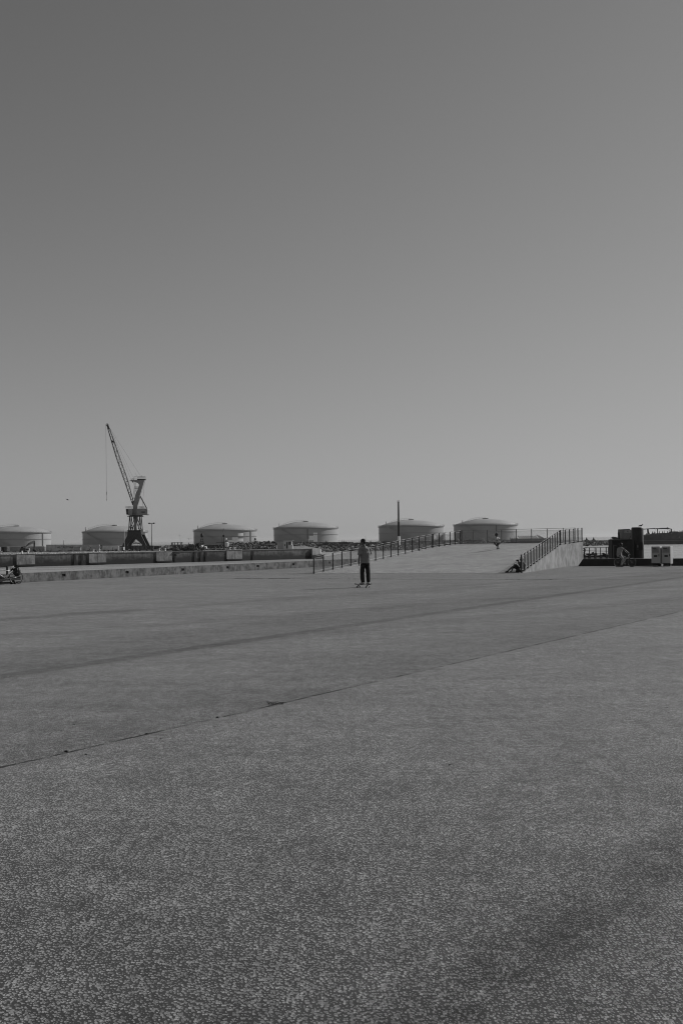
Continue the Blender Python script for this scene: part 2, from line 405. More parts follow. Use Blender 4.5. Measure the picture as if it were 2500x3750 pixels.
for px in (632,):
    mb = MB(); a = Q(px, 0, 1.5); mb.box((a.x, a.y, -1.5), (2.6, .25, .22), math.atan2(qd.y, qd.x)); wb(mb, 'cross_beam', M_black, qwall)
mb = MB(); u, v = Q(1130, 0, 1.23), Q(1158.5, 0, 1.23)
mb.prism([V(u.x, u.y, -2.9), V(u.x, u.y, ZQ + .3), V(v.x, v.y, ZQ + .3), V(v.x, v.y, -2.9)], qn * .6); wb(mb, 'end_block', M('white_end_block', .42, .8, .35, .5), qwall)
mb = MB(); u, v = Q(1120, 0, 1.9), Q(1160, 0, 1.9)
mb.prism([V(u.x, u.y, -4.3), V(u.x, u.y, -2.95), V(v.x, v.y, -2.6), V(v.x, v.y, -4.3)], qn * 1.0); wb(mb, 'end_fender', M_black, qwall)
# bollards: four pairs on the bays
def bollard_mb(b):
    b.lathe((0, 0, 0), [(.26, 0), (.26, .06), (.17, .10), (.15, .42), (.24, .5), (.26, .6), (.2, .68), (.05, .70)], 14)
bp = None
for (l, r), where in (((73, 96), 'nearest the excavator'), ((334, 356), 'below the lettered wall'), ((575, 596), 'right of the crane'), ((832, 850), 'under the white silo')):
    for px, side in ((l, 'left'), (r, 'right')):
        p = Q(px, ZQ + .40, 1.35)
        if bp is None:
            bp = MB(); bollard_mb(bp); bp = bp.build('bollard', M_white, smooth=True); o = bp
        else: o = bp.copy(); COL.objects.link(o)
        o.location = p; o.scale = (1, 1, 1)
        tag(o, 'white bollard, %s one of the pair %s' % (side, where), 'bollard', 'white bollards on the far quay')

# ================================================================== LOW WALL ROUND THE PLAZA
lw = thing('low_wall', 'long low weathered concrete wall along the left edge of the plaza', 'wall', tuple(WL0))
nrm = V(wd.y, -wd.x, 0)           # towards the camera
H = 0.45
recs = [(233, 2107), (465, 2094), (668, 2085), (832, 2077), (943, 2070), (1073, 2064), (1205, 2058), (1300, 2055)]
def along(px):
    c = (px - 1250) / F; return (c * WL0.y - WL0.x) / (wd.x - c * wd.y)
cuts = sorted(along(p[0]) for p in recs); cuts = [-9.0 - 8 * k for k in range(7, -1, -1)] + cuts
L0 = -75.0; joints = [along(x) for x in (70, 502, 762, 967, 1130)]
edges = []
mb = MB()
def wseg(s0, s1, z0, z1, m=mb, back=.34, front=0.0):
    a, b = WL0 + wd * s0, WL0 + wd * s1
    m.prism([V(a.x, a.y, z0) + nrm * front, V(a.x, a.y, z1) + nrm * front, V(b.x, b.y, z1) + nrm * front, V(b.x, b.y, z0) + nrm * front], -nrm * (back + front))
s = L0; RW, RZ0, RZ1 = .12, .20, .33
allc = sorted([('r', c) for c in cuts] + [('j', j) for j in joints], key=lambda q: q[1])
for kind, c in allc:
    hw = RW if kind == 'r' else .012
    wseg(s, c - hw, 0.0, H); s = c + hw
    if kind == 'r':
        wseg(c - hw, c + hw, 0.0, RZ0); wseg(c - hw, c + hw, RZ1, H); wseg(c - hw, c + hw, RZ0, RZ1, back=.34, front=-.20)
    else: wseg(c - hw, c + hw, 0.0, H - .02, back=.30, front=-.04)
wseg(s, 32.2, 0.0, H)
wb(mb, 'wall', M_low, lw)
for c in cuts:
    if c > -10:
        mb = MB(); a = WL0 + wd * (c + .03) - nrm * .1; mb.box((a.x, a.y, .27), (.14, .1, .04), math.atan2(wd.y, wd.x)); wb(mb, 'mooring_bar', M_post, lw)

# dark barrier right: two lengths with sloped ends and a hand hole
def barrier(name, s0, s1, slots, label, slope0=.30, slope1=0.0):
    t = thing(name, label, 'barrier', tuple(BL0 + bd * s0)); a, b = BL0 + bd * s0, BL0 + bd * s1
    n = V(bd.y, -bd.x, 0); mb = MB(); h = .445
    mb.prism([V(a.x, a.y, 0), V(a.x, a.y, 0) + bd * slope0 + V(0, 0, h), V(b.x, b.y, h) - bd * slope1, V(b.x, b.y, 0)], -n * .45)
    wb(mb, 'body', M_dark, t, bevel=.008)
    mb = MB(); mb.prism([V(a.x, a.y, h + .002) + bd * (slope0 + .01), V(a.x, a.y, h + .014) + bd * (slope0 + .01), V(b.x, b.y, h + .014) - bd * slope1, V(b.x, b.y, h + .002) - bd * slope1], -n * .45)
    wb(mb, 'coping', M_mgrey, t)
    for c in slots:
        q = BL0 + bd * c + n * .004; mb = MB(); mb.box((q.x, q.y, .30), (.30, .02, .09), math.atan2(bd.y, bd.x)); wb(mb, 'slot', M_black, t)
    return t
def bs(px):
    c = (px - 1250) / F; return (c * BL0.y - BL0.x) / (bd.x - c * bd.y)
barrier('dark_barrier', 0, bs(2392), [bs(2213)], 'long low dark barrier behind the cyclist, sloping end against the ramp wall')
barrier('dark_barrier', bs(2456), bs(2456) + 22, [bs(2474)], 'short dark barrier to the right of the two cabinets', slope0=.12)

# ================================================================== FENCES ON THE RAMP
def fence(name, pts, label, thin=False):
    """pts: list of posts (base points); chain link between flat-bar posts"""
    t = thing(name, label, 'fence', tuple(pts[0])); Hh = .93
    n = len(pts)
    for i, p in enumerate(pts):
        d = (pts[min(i + 1, n - 1)] - pts[max(i - 1, 0)]); d.z = 0; d.normalize()
        mb = MB(); mb.box(p + V(0, 0, Hh / 2 - .03), (.014, .075, Hh + .06), math.atan2(d.y, d.x)); mb.box(p + V(0, 0, .012), (.10, .10, .018), math.atan2(d.y, d.x))
        wb(mb, 'post', M_post, t)
    top = MB(); low = MB(); mid = MB(); wire = MB()
    for i in range(n - 1):
        a, b = pts[i], pts[i + 1]
        top.tube(a + V(0, 0, Hh), b + V(0, 0, Hh), .013, n=6)
        mid.tube(a + V(0, 0, Hh - .12), b + V(0, 0, Hh - .12), .008, n=5)
        low.tube(a + V(0, 0, .09), b + V(0, 0, .09), .011, n=5)
        w_ = (b - a).length; h_ = Hh - .21; sp = .072; o_ = a + V(0, 0, .09); ux = (b - a) / w_
        for sgn in (1, -1):
            k = -h_
            while k < w_:
                # line u = k + v (or mirrored), clipped to 0..w_
                v0, v1 = max(0, -k), min(h_, w_ - k)
                if v1 - v0 > .02:
                    if sgn == 1: p0, p1 = (k + v0, v0), (k + v1, v1)
                    else: p0, p1 = (w_ - k - v0, v0), (w_ - k - v1, v1)
                    wire.loft([o_ + ux * p0[0] + V(0, 0, p0[1]), o_ + ux * p1[0] + V(0, 0, p1[1])], .0038, 3)
                k += sp
    wb(top, 'top_rail', M_railg, t, smooth=True); wb(mid, 'tension_wire', M_railg, t); wb(low, 'bottom_rail', M_railg, t)
    wb(wire, 'chain_link_mesh', M('mesh_wire', .10, .5, .1, 4, metal=.4), t, fix=False)
    return t
def mids(a, b, n): return [lerp(a, b, i / n) for i in range(n + 1)]
zf = V(0, 0, .05)
def rampz(pts): return [p + zf for p in pts]
lf = [p - V(0, 0, .03 * math.sin(math.pi * i / 15)) for i, p in enumerate(mids(A_, F_, 15))]
lf = rampz(lf + [lerp(F_, E_, t) for t in (.045, .24, .43, .62, .81, 1.0)])
fence('ramp_fence', lf, 'dark-posted mesh fence climbing the left edge of the ramp')
rf = rampz([p - V(0, 0, .03 * math.sin(math.pi * i / 14)) for i, p in enumerate(mids(B_, C_, 14))] + [lerp(C_, D_, t) for t in (.04, .24, .43, .62, .81, 1.0)])
off = V(.08, 0, 0)
fence('ramp_fence', [p + off for p in rf], 'close-posted mesh fence on top of the pale concrete flank wall')
bf = [lerp(E_, D_, t) + V(0, .06, .05) for t in (.012, .02, .12, .245, .37, .495, .62, .745, .87, .96)]
fence('ramp_fence', bf, 'level mesh fence along the crest at the back of the ramp')

# ================================================================== STORAGE TANKS
M_tank = M('tank_shell_paint', 0.34, 0.55, 0.07, 0.12, (1, 1, 3)); M_tank2 = M('tank_patch_pale', 0.85, 0.55, 0.06, 0.3)
M_tank3 = M('tank_patch_grey', 0.27, 0.55, 0.06, 0.3); M_roof = M('tank_roof_paint', 0.36, 0.6, 0.10, 0.15)
M_rail = M('rail_steel', 0.34, 0.5, 0.1, 2)
def tank(cx, hw, rim, mid, patches, label, D=900.0, pipe=None, flip=False):
    c = P(cx, 1980, D); r = hw * D / F; zr = P(cx, rim, D - r).z; zb = ZQ; zm = P(cx, mid, D - r).z
    t = thing('storage_tank', label, 'storage tank', (c.x, D, zb), 0, 'storage tanks behind the harbour')
    n = 96; rows = 10; mb = MB()
    for i in range(rows + 1):
        z = lerp(0, zr - zb, i / rows)
        for j in range(n): a = 2 * math.pi * j / n; mb.v.append(V(r * math.cos(a), r * math.sin(a), z))
    for i in range(rows):
        for j in range(n):
            mb.f.append((i * n + j, i * n + (j + 1) % n, (i + 1) * n + (j + 1) % n, (i + 1) * n + j))
            # px column of this face, for the squares of newer paint
            a = 2 * math.pi * (j + .5) / n; q = cx + math.cos(a) * hw; m_ = 0
            if math.sin(a) < 0:
                for (x0, x1, r0, r1, k) in patches:
                    if x0 <= q < x1 and r0 <= i < r1: m_ = k
            mb.mi.append(m_)
    mb.build('shell', [M_tank, M_tank2, M_tank3], t, smooth=False)
    rise = 5.2; prof = [(r * 1.005, zr - zb), (r * 1.005, zr - zb + .35)] + [(r * (1 - k / 10), zr - zb + .35 + rise * (1 - (1 - k / 10) ** 2.6)) for k in range(1, 10)] + [(.4, zr - zb + .35 + rise)]
    mb = MB(); mb.lathe((0, 0, 0), prof, 64); rf = mb.build('roof', M_roof, t, smooth=True)
    mb = MB(); mb.lathe((0, 0, 0), [(r + .02, zr - zb - .55), (r + .75, zr - zb - .5), (r + .75, zr - zb - .1), (r + .02, zr - zb - .05)], 96); mb.build('wind_girder', M('girder_paint', .24, .6, .1, 1), t)
    mb = MB(); mb.lathe((0, 0, 0), [(r + .02, zm - zb - .22), (r + .34, zm - zb - .2), (r + .34, zm - zb + .1), (r + .02, zm - zb + .12)], 96); mb.build('stiffening_ring', M('girder_paint', .24), t)
    mb = MB()
    for j in range(64):
        a = 2 * math.pi * j / 64; x, y = (r + .5) * math.cos(a), (r + .5) * math.sin(a)
        mb.beam((x, y, zr - zb - .1), (x, y, zr - zb + 1.35), .16)
    mb.ring((0, 0, zr - zb + 1.3), (0, 0, 1), r + .5, .07, 64, 5); mb.ring((0, 0, zr - zb + .7), (0, 0, 1), r + .5, .05, 64, 5)
    mb.build('rim_railing', M_rail, t)
    # walkway up the dome to its crown
    mb = MB(); pts = []
    for k in range(0, 15):
        x = -(r - .5) * (1 - k / 14); a = math.acos(min(1, -x / r)); z = zr - zb + .35 + rise * (1 - (min(1, -x / r)) ** 2.6)
        pts.append(V(x * .78, x * .55, z + .4))
    for p in pts: mb.beam(p, p + V(0, 0, 1.6), .17)
    mb.loft([p + V(0, 0, 1.6) for p in pts], .09, 5); mb.loft([p + V(0, 0, 0) for p in pts], .22, 5)
    mb.beam(pts[0] + V(-.8, 0, -.5), pts[0] + V(-.8, 0, 3.6), .5)
    mb.box((0, -1, zr - zb + .35 + rise + .7), (4.5, 3, .8)); mb.build('roof_walkway', M_rail, t)
    # stair winding down the shell
    mb = MB(); pts = []
    for k in range(25):
        a = math.pi * (1.24 + .30 * k / 24); z = lerp(zr - zb, .6, k / 24)
        pts.append(V((r + .6) * math.cos(a), (r + .6) * math.sin(a), z))
    for k in range(24): mb.beam(pts[k], pts[k + 1], .5, .16)
    for k in range(0, 25, 2): mb.beam(pts[k], pts[k] + V(0, 0, 1.1), .07)
    mb.loft([p + V(0, 0, 1.1) for p in pts], .06, 5); mb.build('spiral_stair', M('stair_paint', .28, .6, .1, 1), t)
    if pipe is not None:
        a = -math.acos(max(-1, min(1, (pipe - cx) / hw))); mb = MB(); mb.box(((r + .25) * math.cos(a), (r + .25) * math.sin(a), (zr - zb) / 2), (.9, .5, zr - zb - .6), a + math.pi / 2)
        mb.build('down_pipe', M_mgrey, t)
    return t
tank(67, 116, 1950, 1975, [], 'storage tank at the left edge of the photo, behind the excavator', pipe=172)
tank(423, 116, 1948, 1973, [], 'storage tank directly behind the harbour crane, darker and unpatched')
tank(825, 114, 1942, 1964.5, [(826, 842, 0, 2, 3), (842, 848, 3, 5, 2), (842, 856, 1, 3, 2), (848, 872, 0, 3, 1), (860, 884, 3, 5, 1), (872, 884, 1, 5, 1), (884, 900, 6, 8, 1), (884, 900, 2, 4, 1), (900, 908, 6, 8, 2), (856, 870, 5, 6, 2)], 'storage tank with many pale repaint squares, behind the lattice beacon and silo', pipe=923)
tank(1120, 117, 1934, 1957.5, [(1138, 1153, 2, 5, 1), (1153, 1168, 1, 7, 1), (1138, 1153, 5, 6, 2), (1153, 1168, 0, 1, 2), (1124, 1138, 0, 3, 1), (1108, 1122, 0, 2, 2)], 'storage tank with a block of pale squares, behind the small white hut', pipe=1130)
tank(1505, 118, 1927, 1951, [(1575, 1590, 2, 4, 1), (1592, 1606, 1, 3, 2), (1540, 1570, 0, 1, 1)], 'storage tank standing behind the tall striped chimney mast')
tank(1777, 115, 1922.5, 1948, [(1868, 1880, 1, 3, 2)], 'rightmost storage tank, seen above the back fence of the ramp', pipe=1799)

# ================================================================== ROCKS, HARBOUR WALLS
def rocks(name, path, width, zlo, zhi, n, size, m, seed):
    rnd = random.Random(seed); mb = MB(); L = [(path[i + 1] - path[i]).length for i in range(len(path) - 1)]; tot = sum(L)
    base = []
    for k in range(8):
        bm = bmesh.new(); bmesh.ops.create_icosphere(bm, subdivisions=1, radius=1)
        for v in bm.verts: v.co *= rnd.uniform(.65, 1.25)
        base.append(([v.co.copy() for v in bm.verts], [tuple(v.index for v in f.verts) for f in bm.faces])); bm.free()
    for k in range(n):
        s_ = rnd.uniform(0, tot); i = 0
        while i < len(L) - 1 and s_ > L[i]: s_ -= L[i]; i += 1
        a, b = path[i], path[i + 1]; d = (b - a).normalized(); nn = V(d.y, -d.x, 0); p = a + d * s_
        t_ = rnd.random(); q = p - nn * (width * t_) ; q.z = lerp(zlo, zhi, t_) + rnd.uniform(-.3, .3)
        s0 = size * rnd.uniform(.5, 1.5); rot = Matrix.Rotation(rnd.uniform(0, 6.28), 3, 'Z') @ Matrix.Rotation(rnd.uniform(0, 6.28), 3, 'X')
        vs, fs = rnd.choice(base); mb.add([q + rot @ V(v.x * s0, v.y * s0 * .7, v.z * s0 * .6) for v in vs], fs, rnd.choice((0, 0, 0, 1, 1, 2)))
    o = mb.build(name, m, fix=False); return struct(o, 'stuff')
RM = [M('rock_dark', .045, .9, .5, .6), M('rock_mid', .09, .9, .4, .6), M('rock_pale', .22, .9, .3, .6)]
rocks('riprap_rocks', [V(-14, 470, 0), V(0, 493, 0), V(30, 520, 0), V(76, 561, 0), V(120, 604, 0)], 13, -4.3, -.2, 3600, .95, RM, 3)
rocks('riprap_rocks', [V(120, 604, 0), V(160, 643, 0), V(184, 660, 0)], 12, -4.3, -1.7, 1300, .85, RM, 13)
rocks('rubble', [P(838, 2012, 328), P(915, 2012, 328)], 9, -1.1, .9, 420, .55, RM, 4)
rocks('rubble', [P(905, 2012, 336), P(1008, 2012, 337)], 9, -1.2, 1.1, 620, .6, RM, 5)
# grass tufts along the top of the rocks
mb = MB(); rnd = random.Random(9)
for k in range(1500):
    t_ = rnd.random(); p = lerp(V(-22, 484, -.6), V(80, 573, -.2), t_) + V(0, rnd.uniform(-2, 4), 0)
    for j in range(3):
        a = rnd.uniform(0, 6.28); h = rnd.uniform(.2, .9) * (.5 + mnoise.noise(p * .2) ** 2 * 6); w_ = .16
        mb.add([p + V(-w_, 0, 0), p + V(w_, 0, 0), p + V(math.cos(a) * .4, math.sin(a) * .4, h)], [(0, 1, 2)])
struct(mb.build('grass', M('dry_grass', .10, .9, .4, 2), fix=False), 'stuff')
# gravel and small white stones on the quay
mb = MB(); rnd = random.Random(12)
for k in range(1500):
    px = rnd.uniform(-20, 640); q = Q(px, ZQ, 0); q = q - qn * rnd.uniform(3, 40); s0 = rnd.uniform(.06, .17)
    mb.ell((q.x, q.y, ZQ + s0 * .3), (s0 * 1.3, s0, s0 * .8), n=5, m=4, mi=rnd.choice((0, 0, 1, 2)))
struct(mb.build('gravel', [M_lgrey, M_mgrey, M_white], fix=False), 'stuff')

def hwall(name, x0, y0, D0, x1, y1, D1, zb, th, m, label, cat='wall', cap=None, slope=0, zt=None):
    a, b = P(x0, y0, D0), P(x1, y1, D1)
    t = thing(name, label, cat, (a.x, a.y, zb)); d = (b - a); d.z = 0; d.normalize(); n = V(d.y, -d.x, 0)
    mb = MB(); mb.prism([V(a.x, a.y, zb) - d * slope, a + d * 0, b, V(b.x, b.y, zb)], -n * th); wb(mb, 'wall', m, t)
    if cap:
        mb = MB(); mb.prism([a + n * .1 + V(0, 0, .01), a + n * .1 + V(0, 0, .16), b + n * .1 + V(0, 0, .16), b + n * .1 + V(0, 0, .01)], -n * (th + .2)); wb(mb, 'coping', cap, t)
    return t
M_hw = concrete_mat('dark_harbour_concrete', .055, streak=.35, scale=.2)
M_lw2 = concrete_mat('pale_site_concrete', .52, streak=.25, scale=.3)
hwall('harbour_wall', 868, 1989.5, 555, 1293, 1984.5, 560, -.9, 1.2, M_hw, 'dark low harbour wall in front of the two patched tanks', slope=0)
hwall('harbour_wall', 1380, 1983.5, 565, 1664, 1978, 590, -.9, 1.2, M_hw, 'dark harbour wall behind the striped chimney mast')
hwall('harbour_wall', 1700, 1978.5, 620, 1990, 1975, 640, -.9, 1.2, M_hw, 'dark harbour wall seen through the back fence of the ramp')
hwall('breakwater', 2010, 1979.5, 665, 2300, 1979, 690, -.9, 4, M_hw, 'long dark flat-topped breakwater above rocks behind the railing', 'breakwater')
# ---- quay top, left to right
hwall('site_wall', 28, 2001.6, 372, 165, 2001.8, 372, ZQ, .5, M('site_wall_dark', .32, .9, .3, .2), 'dark site wall with a white coping behind the excavator', cap=M_white)
lwt = hwall('site_wall', 170, 1996.2, 360, 364, 1996.2, 360, ZQ, .6, M_lw2, 'pale concrete wall with black painted letters', cap=M_lgrey)
hwall('site_wall', 366, 1999, 358, 436, 1999.5, 358, ZQ, .6, concrete_mat('paler_site_concrete', .62, streak=.2, scale=.3), 'short paler wall with a black painted loop, right of the lettered wall')
def text(s, at, size, m, parent, ext=.02, rz=0.0, name='lettering'):
    cu = bpy.data.curves.new(name, 'FONT'); cu.body = s; cu.size = size; cu.extrude = ext; cu.align_x = 'CENTER'; cu.align_y = 'CENTER'
    cu.materials.append(m); o = bpy.data.objects.new(name, cu); COL.objects.link(o)
    w_ = acc(parent).inverted() @ Vector(at); o.location = w_; o.rotation_euler = (R(90), 0, rz); o.parent = parent; return o
text('ALCAEDSRA', P(240, 2004.5, 360) + V(0, -.06, 0), 1.05, M_black, lwt)
mb = MB(); c = P(368.5, 2003, 358) + V(0, -.1, 0)
mb.loft([c + V(.55 * math.cos(t) * .55 + .35 * math.sin(t), 0, .75 * math.sin(t)) for t in (k * .35 for k in range(18))], .08, 6)
tag(mb.build('painted_loop', M_black), 'black painted loop on the short pale wall', 'graffiti')
def cabin(name, x0, y0, x1, y1, D, depth, m, label, cat, parts=None, roof=None, rz=0.0):
    a, b = P(x0, y1, D), P(x1, y0, D); t = thing(name, label, cat, ((a.x + b.x) / 2, D + depth / 2, a.z), rz)
    w_, h_ = b.x - a.x, b.z - a.z; mb = MB(); mb.box((0, 0, h_ / 2), (w_, depth, h_)); mb.build('body', m, t, bevel=.03)
    if roof is not None: mb = MB(); mb.box((0, 0, h_ + .07), (w_ + .3, depth + .3, .13)); mb.build('roof', roof, t)
    for (nm, u0, v0, u1, v1, mm) in parts or []:
        mb = MB(); mb.box(((u0 + u1 - 1) / 2 * w_, -depth / 2 - .02, (v0 + v1) / 2 * h_), ((u1 - u0) * w_, .08, (v1 - v0) * h_)); mb.build(nm, mm, t)
    return t
cabin('site_cabinet', 273, 2005, 295, 2018, 345, 1.5, M_mgrey, 'grey two-door site cabinet in front of the lettered wall', 'cabinet', [('door', .06, .08, .48, .88, M_lgrey), ('door', .52, .08, .94, .88, M_lgrey), ('lintel', 0, .9, 1, 1, M_dgrey)])
cabin('container', 5, 2003, 28, 2023, 350, 2.5, M_dgrey, 'dark container at the left edge of the quay', 'container', [('door', .1, .05, .48, .95, M_black), ('post', .02, 0, .06, 1, M_lgrey), ('post', .8, 0, .84, 1, M_lgrey)])
def corr_fence(x0, x1, y0, y1, D, label, posts):
    a, b = P(x0, y1, D), P(x1, y0, D); t = thing('site_fence', label, 'fence', (a.x, D, a.z)); mb = MB(); w_ = b.x - a.x; h_ = b.z - a.z
    n = int(w_ / .5)
    for i in range(n): mb.box((w_ * (i + .5) / n, .05 * (i % 2), h_ / 2), (w_ / n - .02, .06, h_))
    mb.build('panel', M('fence_sheet', .06, .8, .25, .5), t)
    for q in posts:
        mb = MB(); mb.box(((q - x0) / (x1 - x0) * w_, -.12, h_ / 2 + .05), (.10, .1, h_ + .1)); mb.build('post', M_mgrey, t)
corr_fence(376, 472, 1999, 2016, 362, 'dark sheet fence left of the crane legs', (389, 413, 430, 458))
corr_fence(474, 562, 1998, 2014.5, 364, 'dark sheet fence hiding the feet of the harbour crane', (482, 494, 508, 533, 552))
corr_fence(563, 592, 1999, 2013, 366, 'dark sheet fence right of the tall lamp mast', (566, 590))
cabin('site_hut', 437, 2003, 453, 2015, 350, 2, M_lgrey, 'small pale site hut in front of the sheet fence', 'hut', [('door', .6, .05, .85, .85, M_dgrey)])
cabin('site_hut', 565, 1999, 586, 2010, 385, 3, M_dgrey, 'low dark hut right of the lamp mast', 'hut', [('window', .2, .5, .5, .8, M_mgrey)])
cabin('warehouse', 622, 1996, 671, 2013, 395, 8, M_dgrey, 'dark long shed with a row of tubes on its roof', 'shed', [('door', .45, 0, .6, .8, M_black)])
cabin('warehouse', 671, 1994.5, 742, 2010, 405, 10, M_lw2, 'pale long warehouse with small windows beyond the debris heaps', 'warehouse', [('window', .02, .6, .1, .8, M_black), ('window', .38, .55, .48, .85, M_black), ('downpipe', .5, 0, .53, 1, M_dgrey)], roof=M_dgrey)
cabin('warehouse', 742, 1993.5, 868, 2011, 410, 10, M('shed_dark', .05, .8, .3, .3), 'dark long shed under the third tank, behind the silo', 'shed', [('door', .42, .05, .5, .85, M_black)])
t = thing('tube_rack', 'rack of upright tubes on the roof of the dark shed', 'rack', tuple(P(645, 1996, 395)))
for px, w_ in ((629, 4), (634, 3), (640, 3), (652, 4), (663, 3), (667, 3), (630, 2)):
    mb = MB(); a, b = P(px, 1995.5, 396), P(px, 1986.5, 396); mb.tube(a, b, w_ * .055, n=8); wb(mb, 'tube', M_mgrey, t)
mb = MB(); mb.beam(P(627, 1987, 396), P(670, 1986, 396), .15); mb.beam(P(627, 1995, 396), P(670, 1995, 396), .15); wb(mb, 'frame', M_dgrey, t)
# sand heap
def heap(name, px, py, D, w_, h_, m, label, seed, sticks=0, cat='heap', depth=None):
    rnd = random.Random(seed); c = P(px, py, D); mb = MB(); n, k = 18, 7; depth = depth or w_ * .6
    for i in range(k + 1):
        f = i / k
        for j in range(n):
            a = 2 * math.pi * j / n; q = 1 + .18 * math.sin(3 * a + seed) + rnd.uniform(-.06, .06)
            mb.v.append(V(math.cos(a) * w_ / 2 * (1 - f) * q, math.sin(a) * depth / 2 * (1 - f) * q, h_ * (f ** .8) - .1 + rnd.uniform(-.05, .05) * h_))
    for i in range(k):
        for j in range(n): mb.f.append((i * n + j, i * n + (j + 1) % n, (i + 1) * n + (j + 1) % n, (i + 1) * n + j)); mb.mi.append(0)
    mb.f.append(tuple(k * n + j for j in range(n))); mb.mi.append(0)
    for s_ in range(sticks):
        a = rnd.uniform(0, 6.28); f = rnd.random(); p = V(math.cos(a) * w_ / 2 * f, math.sin(a) * depth / 2 * f, h_ * (1 - f)); q = V(rnd.uniform(-1, 1), rnd.uniform(-1, 1), rnd.uniform(-.2, .7)).normalized() * rnd.uniform(.4, 1.3)
        mb.beam(p - q * .5, p + q, rnd.uniform(.05, .16), mi=rnd.choice((0, 0, 1)))
    o = mb.build(name, [m, M_mgrey], fix=False); o.location = (c.x, c.y, c.z); return tag(o, label, cat)
heap('sand_heap', 612, 2013, 372, 7.5, 1.9, M_mgrey, 'pale sand heap left of the dark shed', 1)
heap('debris_heap', 636, 2017, 300, 5, .9, M_black, 'low dark debris heap at the quay edge right of the bollards', 2, 50)
heap('debris_heap', 694, 2016, 305, 8, 1.5, M_black, 'wide dark heap of twisted scrap in front of the pale warehouse', 3, 120)
heap('debris_heap', 724, 2014, 306, 5, 1.9, M_black, 'pointed dark scrap heap just left of the lattice beacon', 4, 80)
# excavator
def zx(x, y): return P(50 + x / 5.6, 1960 + y / 5.6, 338)      # zoom of 50..330, 1960..2060
ex = thing('excavator', 'small excavator with raised boom and bucket on the ground, beside the first tank', 'excavator', tuple(zx(240, 340)))
M_exc = M('excavator_paint', .34, .5, .2, 1)
def pxp(mb, f, pts, y, th, mi=0): mb.prism([f(*p) + V(0, y - th / 2, 0) for p in pts], (0, th, 0), mi)
mb = MB(); pxp(mb, zx, [(150, 330), (155, 285), (170, 265), (265, 262), (262, 330)], 0, 2.2); wb(mb, 'engine_housing', M_dgrey, ex, bevel=.04)
mb = MB(); pxp(mb, zx, [(262, 262), (330, 270), (342, 300), (338, 336), (262, 336)], -.4, 1.1); wb(mb, 'cab', M_exc, ex, bevel=.04)
mb = MB(); pxp(mb, zx, [(275, 275), (322, 280), (330, 300), (275, 300)], -1.0, .06); wb(mb, 'window', M_black, ex)
mb = MB(); pxp(mb, zx, [(175, 262), (180, 232), (255, 228), (262, 240), (192, 244), (188, 264)], 0, 1.8); wb(mb, 'guard_rail', M_black, ex)
for yy in (-1.0, 1.0):
    mb = MB(); pxp(mb, zx, [(150, 345), (145, 338), (150, 328), (335, 328), (342, 338), (335, 346)], yy, .5); wb(mb, 'track', M_black, ex, bevel=.05)
mb = MB(); pxp(mb, zx, [(262, 250), (300, 170), (340, 145), (425, 108), (436, 112), (438, 150), (400, 170), (330, 200), (290, 225), (275, 262)], 0, .42); wb(mb, 'boom', M_exc, ex, bevel=.03)
mb = MB(); mb.beam(zx(270, 220) + V(0, -.3, 0), zx(335, 165) + V(0, -.3, 0), .15); mb.beam(zx(350, 140), zx(430, 120), .16); wb(mb, 'hydraulic_ram', M_black, ex)
mb = MB(); pxp(mb, zx, [(420, 112), (442, 110), (448, 150), (438, 290), (418, 295), (416, 160)], 0, .36); wb(mb, 'dipper_arm', M_dgrey, ex, bevel=.02)
mb = MB(); pxp(mb, zx, [(412, 290), (440, 288), (470, 315), (488, 335), (470, 345), (425, 345), (405, 335)], 0, .9); wb(mb, 'bucket', M_black, ex, bevel=.02)
# hut
def z5(x, y, D): return P(960 + x / 3.733, 1820 + y / 3.733, D)
DH = 312
hut = thing('quay_hut', 'small white flat-roofed hut with door and window near the quay end', 'hut', tuple(z5(300, 712, DH)))
mb = MB(); pxp(mb, lambda x, y: z5(x, y, DH), [(288, 712), (288, 596), (408, 592), (404, 655), (414, 655), (412, 708)], 1.2, 2.4); wb(mb, 'wall', M('hut_render', .62, .8, .12, 1), hut)
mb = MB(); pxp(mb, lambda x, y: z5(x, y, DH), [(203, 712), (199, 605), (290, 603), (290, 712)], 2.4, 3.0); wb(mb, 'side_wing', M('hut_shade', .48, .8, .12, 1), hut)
mb = MB(); pxp(mb, lambda x, y: z5(x, y, DH), [(280, 603), (280, 596), (418, 588), (426, 592), (422, 600), (408, 601)], 1.1, 3.2); wb(mb, 'roof', M_lgrey, hut)
mb = MB(); pxp(mb, lambda x, y: z5(x, y, DH), [(196, 606), (196, 599), (292, 598), (292, 605)], 2.4, 3.3); wb(mb, 'wing_roof', M_mgrey, hut)
for nm, pts in (('door', [(329, 705), (329, 615), (349, 614), (350, 705)]), ('window', [(360, 653), (360, 612), (385, 611), (385, 653)]), ('window', [(306, 672), (306, 645), (318, 645), (318, 672)]), ('side_window', [(392, 650), (392, 612), (400, 612), (400, 650)])):
    mb = MB(); pxp(mb, lambda x, y: z5(x, y, DH), pts, -.02, .06); wb(mb, nm, M_dgrey, hut)
mb = MB(); mb.beam(z5(545, 655, 340), z5(560, 595, 340), .12); mb.beam(z5(533, 655, 340), z5(552, 598, 340), .12); mb.beam(z5(550, 600, 340), z5(568, 602, 340), .5, .2)
for k in range(5): mb.beam(lerp(z5(533, 655, 340), z5(552, 598, 340), k / 5), lerp(z5(545, 655, 340), z5(560, 595, 340), k / 5), .07)
tag(mb.build('small_stair', M_lgrey), 'small pale stair among the rocks right of the hut', 'steps')
